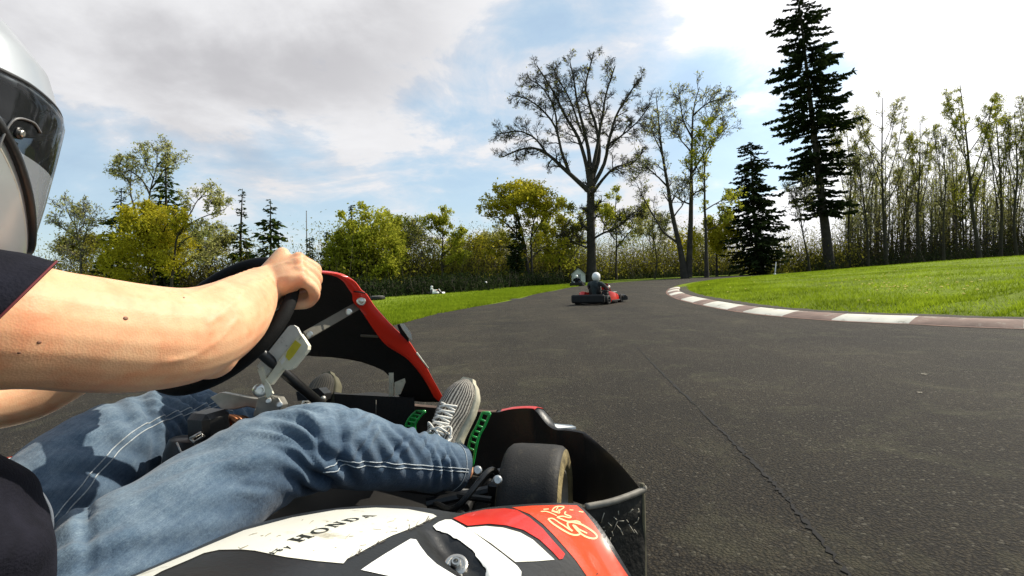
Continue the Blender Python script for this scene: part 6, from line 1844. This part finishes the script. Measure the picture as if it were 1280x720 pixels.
    # hinge plate, screw, sticker, vents
    for sg in (1,):
        ba = min(((PX(pt(a_, z_, .0065))[0]-25)**2+(PX(pt(a_, z_, .0065))[1]-167)**2, a_, z_) for a_ in np.linspace(.5, 1.5, 41) for z_ in np.linspace(-.05, .05, 41))
        p = pt(ba[1], ba[2], .0065); nn = unit(p-C_+hu*((C_-p)@hu))
        s = MB(); s.lathe(p, nn, [(-.008, .007), (.0005, .007), (.0015, .006), (.0015, 0)], 24); s.build('hinge_plate', M_BLK, v, auto=40)
        s = MB(); s.lathe(p+nn*.0015, nn, [(0, .0040), (.0018, .0040), (.0025, .003), (.0025, .0012), (.0015, .0012), (.0015, 0)], 16); s.build('screw', M_STEEL, v, auto=35)
        s = MB(); s.tube(spline([pt(ba[1]-.16, ba[2]+.012, .0075), pt(ba[1]-.06, ba[2]+.016, .0075), pt(ba[1]+.08, ba[2]+.006, .0075), pt(ba[1]+.10, ba[2]-.03, .0075), pt(ba[1]+.02, ba[2]-.055, .0075)], 6), .0014, 6); s.build('visor_rib', mat('visor_rib_grey', (.12, .12, .12), .4), v)
    for z in (.088, .062):
        s = MB(); s.box(pt(.05, z, .003), (.03, .012, .006), (hr, hf, hu), bev=.002); s.build('vent', M_BLK, h, auto=40)
    s = MB(); s.tube(spline([pt(-1.3, .085, .002), pt(-.6, .068, .002), pt(0, .066, .002), pt(.6, .068, .002), pt(1.3, .085, .002)], 8), .0018, 6); s.build('edge_trim', M_BLK, h); s = MB(); s.tube([pt(a, -.147, .001) for a in np.linspace(0, 2*math.pi, 60)], .0045, 8)
    s.build('edge_trim', M_BLK, h)
    return h
def knit(name, c0, c1):
    m, nt, b = new_mat(name); N, L = nt.nodes.new, nt.links.new
    tc = N('ShaderNodeTexCoord'); w = N('ShaderNodeTexWave'); w.bands_direction = 'Y'; w.inputs['Scale'].default_value = 9; w.inputs['Distortion'].default_value = 1.6; w.inputs['Detail'].default_value = 3; w.inputs['Detail Scale'].default_value = 6
    L(tc.outputs['UV'], w.inputs['Vector']); r = N('ShaderNodeValToRGB'); r.color_ramp.elements[0].position = .35; r.color_ramp.elements[0].color = (*c0, 1); r.color_ramp.elements[1].position = .8; r.color_ramp.elements[1].color = (*c1, 1)
    L(w.outputs['Fac'], r.inputs[0]); L(r.outputs[0], b.inputs['Base Color']); b.inputs['Roughness'].default_value = .9
    n = N('ShaderNodeTexNoise'); n.inputs['Scale'].default_value = 500; L(tc.outputs['Object'], n.inputs['Vector'])
    bp = N('ShaderNodeBump'); bp.inputs['Strength'].default_value = .6; bp.inputs['Distance'].default_value = .003; L(n.outputs['Fac'], bp.inputs['Height']); L(bp.outputs[0], b.inputs['Normal'])
    return m
M_MESH = knit('shoe_striped_knit', (.06, .052, .045), (.46, .42, .35))
M_MESH_SHADE = knit('shoe_shaded_knit', (.020, .018, .014), (.06, .052, .038))  # darkened copy of the knit: the left shoe's shade put into its colour
M_SOLE = mat('shoe_sole_cream', (.50, .46, .34), .7, var=.2, vscale=60, dirt=(.2, .17, .12), dscale=60)
jeans(); body(); shirt()
shoe(P(548, 604, 1.305), P(589, 478, 1.40), -KF*.75+UZ*.55+KR*.05, 'shoe', M_MESH, M_SOLE)
shoe(P(400, 566, 1.52), P(414, 470, 1.64), -KF*.7+UZ*.6, 'shoe', M_MESH_SHADE, mat('shoe_sole_shaded', (.10, .09, .05), .8))  # left shoe: shade painted into knit and sole
helmet()
# ------------------------------------------------------------------ other karts and drivers, hut, posts
def far_kart(px, py, sc, head, label, plabel, pod_m, helm_m, shirt_m, lean=0.0, n_=0):
    """a complete smaller kart with its seated driver; local frame: x right, y forward"""
    g = G(px, py); h = math.radians(head)
    f = np.array([math.sin(h), math.cos(h), 0]); r_ = np.array([math.cos(h), -math.sin(h), 0])
    def T(x, y, z): return g+sc*(r_*x+f*y+UZ*z)
    root = empty('go_kart', g, label, 'go-kart', 'karts on the circuit')
    A = (r_, f, UZ)
    def B(mb, c, s, bev=.0): mb.box(T(*c), np.array(s)*sc, A, bev=bev*sc)
    m = MB()
    for sg in (-1, 1): m.tube(spline([T(sg*.30, -.75, .08), T(sg*.32, -.1, .06), T(sg*.30, .5, .07), T(sg*.15, .78, .08), T(0, .80, .08)], 4), .016*sc, 6)
    m.tube([T(-.55, -.55, .14), T(.55, -.55, .14)], .016*sc, 6); m.tube([T(-.45, .52, .12), T(.45, .52, .12)], .014*sc, 6); B(m, (0, .25, .05), (.6, .9, .01))
    m.build('chassis_frame', M_BLKM, root)
    for sx, sy, rd, w in ((-.46, -.55, .14, .18), (.46, -.55, .14, .18), (-.45, .52, .13, .13), (.45, .52, .13, .13)):
        m = MB(); c = T(sx, sy, rd); q = r_*(1 if sx > 0 else -1)
        m.lathe(c, q, [(-w*.5*sc, rd*.6*sc), (-w*.5*sc, rd*.85*sc), (-w*.4*sc, rd*sc), (w*.4*sc, rd*sc), (w*.5*sc, rd*.85*sc), (w*.5*sc, rd*.6*sc), (w*.2*sc, rd*.45*sc), (w*.2*sc, 0)], 20)
        m.build('wheel', M_RUB, root, auto=45)
    for sg in (-1, 1):
        m = MB(); rr = []
        for (y, z, w) in ((-.46, .28, .12), (-.38, .38, .20), (0, .34, .22), (.26, .27, .20), (.36, .20, .10)):
            rr.append([T(sg*.31, y, .07), T(sg*.31, y, z), T(sg*(.31+w*.5), y, z+.02), T(sg*(.31+w*.9), y, z-.01), T(sg*(.31+w), y, z-.08), T(sg*(.31+w*.95), y, .07)])
        m.loft(rr, 0, caps=True); m.build('side_pod', pod_m, root, auto=50)
        m = MB(); B(m, (sg*.535, -.02, .10), (.02, .62, .05), .006); m.build('side_bumper', M_BLKM, root)
    m = MB(); rr = []
    for a in np.linspace(-1.25, 1.25, 13):
        x, y = .52*math.sin(a)/math.sin(1.25), .50+.48*math.cos(a)
        o = np.array([math.sin(a), math.cos(a)]); zt = .22+.03*math.cos(a)
        rr.append([T(x, y, .06), T(x, y, zt-.02), T(x+o[0]*.04, y+o[1]*.04, zt), T(x+o[0]*.11, y+o[1]*.11, zt-.06), T(x+o[0]*.12, y+o[1]*.12, .08)])
    m.loft(rr, 0, caps=True); m.build('nose_bumper', M_BLK if n_ == 0 else pod_m, root, auto=50)
    m = MB(); B(m, (0, -.84, .19), (1.06, .12, .25), .04); m.build('rear_bumper', M_BLKM, root, auto=40)
    m = MB(); B(m, (.38, -.40, .24), (.20, .26, .22), .02); B(m, (.40, -.40, .38), (.12, .14, .06), .01)
    m.build('engine', M_BLKM, root, auto=40)
    m = MB(); rr = []
    for (y, z, w) in ((.05, .10, .17), (-.15, .09, .19), (-.32, .14, .19), (-.42, .30, .18), (-.47, .46, .15)):
        rr.append([T(-w, y+.05, z+.16), T(-w*.9, y, z+.05), T(0, y, z), T(w*.9, y, z+.05), T(w, y+.05, z+.16)])
    m.loft(rr, 0, closed_ring=False); so = m.build('seat', M_BLKM, root); md = so.modifiers.new('thickness', 'SOLIDIFY'); md.thickness = .008*sc
    m = MB(); rr = []
    for (y, z, w) in ((.44, .60, .11), (.50, .50, .14), (.60, .34, .15), (.68, .22, .13)):
        rr.append([T(-w, y-.05, z), T(-w*.6, y, z+.01), T(0, y+.02, z+.012), T(w*.6, y, z+.01), T(w, y-.05, z)])
    m.loft(rr, 0, closed_ring=False); so = m.build('steering_fairing', pod_m, root); md = so.modifiers.new('thickness', 'SOLIDIFY'); md.thickness = .008*sc
    m = MB(); cw = T(0, .32, .50); su = f*math.sin(.8)+UZ*math.cos(.8)
    m.tube([cw+.15*sc*(math.cos(a)*r_+math.sin(a)*su) for a in np.linspace(0, 2*math.pi, 25)[:-1]], .015*sc, 6, closed=True); m.tube([cw, T(0, .62, .16)], .012*sc, 6); m.tube([cw-.15*sc*r_, cw+.15*sc*r_], .010*sc, 6)
    m.build('steering_wheel', M_BLKM, root)
    if pod_m is not M_BLK:
        m = MB(); B(m, (.44, .02, .352), (.14, .22, .006)); m.build('number_sticker', M_STK if n_ == 0 else M_BLK, root)
    # driver
    pr = empty('person', T(0, -.2, .12), plabel, 'person', 'drivers')
    ln = r_*lean*sc
    S = lambda x, y, z: T(x, y, z if z < .3 else .3+(z-.3)*.90)+ln*max(0, z-.25)
    b = MB()
    def limb(pts, rad):
        s = spline(np.array([[*p, q*sc] for p, q in zip(pts, rad)]), 4); b.tube(s[:, :3], s[:, 3], 10); b.ball(s[0, :3], s[0, 3], k=10); b.ball(s[-1, :3], s[-1, 3], k=10)
    limb([S(0, -.24, .20), S(0, -.32, .42), S(0, -.38, .64), S(0, -.37, .76)], [.14, .14, .13, .06]); b.ball(S(0, -.35, .88), .10*sc, k=14)
    for sg in (-1, 1):
        limb([S(0, -.37, .66), S(sg*.19, -.36, .64), S(sg*.27, -.12, .48), S(sg*.15, .27, .50), S(sg*.14, .33, .51)], [.07, .062, .048, .036, .034])
        limb([S(sg*.09, -.22, .18), S(sg*.17, .14, .40), S(sg*.15, .36, .24), S(sg*.14, .52, .14), S(sg*.14, .58, .22)], [.085, .07, .055, .04, .035])
    bo = b.build('body', M_SKIN, pr); md = bo.modifiers.new('skin', 'REMESH'); md.mode = 'VOXEL'; md.voxel_size = .013*sc
    b = MB(); limb([S(0, -.23, .22), S(0, -.31, .42), S(0, -.38, .66), S(0, -.375, .73)], [.155, .155, .15, .08])
    for sg in (-1, 1): limb([S(0, -.37, .66), S(sg*.19, -.36, .64), S(sg*.27, -.12, .48), S(sg*.20, .12, .49)], [.08, .072, .058, .046])
    so = b.build('shirt', shirt_m, pr); md = so.modifiers.new('cloth', 'REMESH'); md.mode = 'VOXEL'; md.voxel_size = .014*sc
    b = MB()
    for sg in (-1, 1): limb([S(sg*.05, -.25, .19), S(sg*.09, -.20, .18), S(sg*.17, .14, .40), S(sg*.15, .36, .24), S(sg*.14, .50, .15)], [.11, .095, .08, .065, .05])
    so = b.build('trousers', M_DENIM if n_ else M_SHIRT, pr); md = so.modifiers.new('cloth', 'REMESH'); md.mode = 'VOXEL'; md.voxel_size = .014*sc
    b = MB(); hc = S(0, -.345, .885)
    b.ball(hc, (.125*sc, .15*sc, .14*sc), (r_, f, UZ), 22); b.ball(hc+sc*(f*.055-UZ*.075), (.095*sc, .10*sc, .065*sc), (r_, f, UZ), 14)
    hl = b.build('helmet', helm_m, pr)
    b = MB(); rr = [[hc+sc*(.127*math.sin(a)*r_*1.02+.152*math.cos(a)*f*1.02)*math.sqrt(max(.05, 1-(z/.14)**2))+UZ*z*sc for z in np.linspace(-.05, .05, 6)] for a in np.linspace(-1.3, 1.3, 17)]
    b.loft(rr, 0, closed_ring=False); b.build('visor', M_BLK, hl)
    for sg in (-1, 1):
        b = MB(); b.ball(S(sg*.145, .33, .525), (.04*sc, .05*sc, .045*sc), (r_, f, UZ), 10); b.build('glove', M_STK if n_ == 0 else M_BLK, pr)
    return root
M_HW = mat('white_helmet', (.80, .79, .75), .3, var=.05, coat=.5)
M_GSH = mat('grey_blue_shirt', (.025, .034, .036), .9, var=.4, vscale=20)
far_kart(750, 379.5, .74, 34, 'red and black go-kart just ahead, entering the right-hand bend', 'driver in a white helmet and dark grey top in the red and black go-kart ahead', M_RED, M_HW, M_GSH, .10)
far_kart(722, 357.6, .74, 16, 'small dark go-kart far ahead in front of the white hut', 'tiny far driver in a white helmet in front of the white hut', M_BLK, M_HW, M_SHIRT, 0, 1)
far_kart(544, 368, .46, 70, 'distant white go-kart crossing the grass edge on the left', 'distant driver in a white helmet in the white go-kart on the left', M_STK, M_HW, M_STK, 0, 1)
far_kart(606, 362.2, .55, -30, 'distant dark go-kart before the dark hedge left of the round yellow tree', 'distant driver in a dark top before the dark hedge', M_BLK, M_HW, M_SHIRT, 0, 1)

def hut():
    d = 49; c = P(723, 345, d); c[2] = 0
    w, h, rf, dp = 1.30, .85, .62, 1.4
    a = unit(np.array([c[1], -c[0], 0])); b = np.cross(UZ, a)
    root = empty('hut', c, 'small white gabled hut beside the track under the huge bare tree', 'hut')
    m = MB(); A = lambda x, y, z: c+a*x+b*y+UZ*z
    m.slab([A(-w/2, 0, 0), A(w/2, 0, 0), A(w/2, 0, h), A(0, 0, h+rf), A(-w/2, 0, h)], b, dp)
    m.build('wall', mat('hut_white_boards', (.72, .70, .60), .8, var=.1, vscale=5), root, smooth=False)
    for sg in (-1, 1):
        m = MB(); m.slab([A(sg*-.06, -.15, h+rf+.09), A(sg*(w/2+.2), -.15, h-.10), A(sg*(w/2+.2), dp+.15, h-.10), A(sg*-.06, dp+.15, h+rf+.09)], np.cross(unit(A(sg*(w/2+.2), 0, h-.1)-A(0, 0, h+rf)), b)*sg*-1, .07)
        m.build('roof', mat('hut_dark_roof', (.03, .025, .02), .9), root, smooth=False)
    m = MB(); m.box(A(0, -.02, .40), (.45, .04, .78), (a, b, UZ), bev=.01); m.build('door', mat('hut_grey_door', (.30, .30, .27), .8), root, smooth=False)
hut()
def post(px, d, py_top, r, label, name, cat, m, lean=0.0):
    a = P(px, 345, d); a[2] = max(0, float(ground_h(a[0:1], a[1:2])[0])); b = P(px+lean, py_top, d)
    root = empty(name, a, label, cat)
    mb = MB(); mb.tube([a-UZ*.2, a*.5+b*.5, b], [r*1.3, r, r*.6], 10); mb.build('shaft', m, root)
    mb = MB(); mb.lathe(a, UZ, [(-.1, r*2.6), (.05, r*2.6), (.12, r*1.5), (.12, 0)], 12); mb.build('base', m, root)
    mb = MB(); mb.ball(b, r*.9, k=8); mb.build('cap', m, root)
post(383, 44, 264, .055, 'thin tall pole standing above the fist on the steering wheel', 'pole', 'pole', mat('pole_grey', (.12, .12, .12), .7))
post(968.5, 48, 328, .05, 'small white marker stick in front of the dark cedar', 'marker_post', 'post', mat('post_white', (.75, .74, .70), .7), 1.5)
def tyre(px, py, label, n=2):
    c = G(px, py)
    root = empty('tyre', c, label, 'tyre')
    mb = MB(); mb.lathe(c, UZ, [(.0, .17), (.0, .27), (.04, .30), (.12, .30), (.16, .27), (.16, .17), (.12, .20), (.04, .20)], 24, closed=True); mb.build('tread', M_RUB, root)
    mb = MB(); mb.lathe(c, UZ, [(.161, .20), (.166, .215), (.161, .235)], 24); mb.build('sidewall_stripe', mat('tyre_stripe', (.35, .33, .28), .8), root)
tyre(472, 375, 'old tyre lying on the grass behind the red fairing edge')
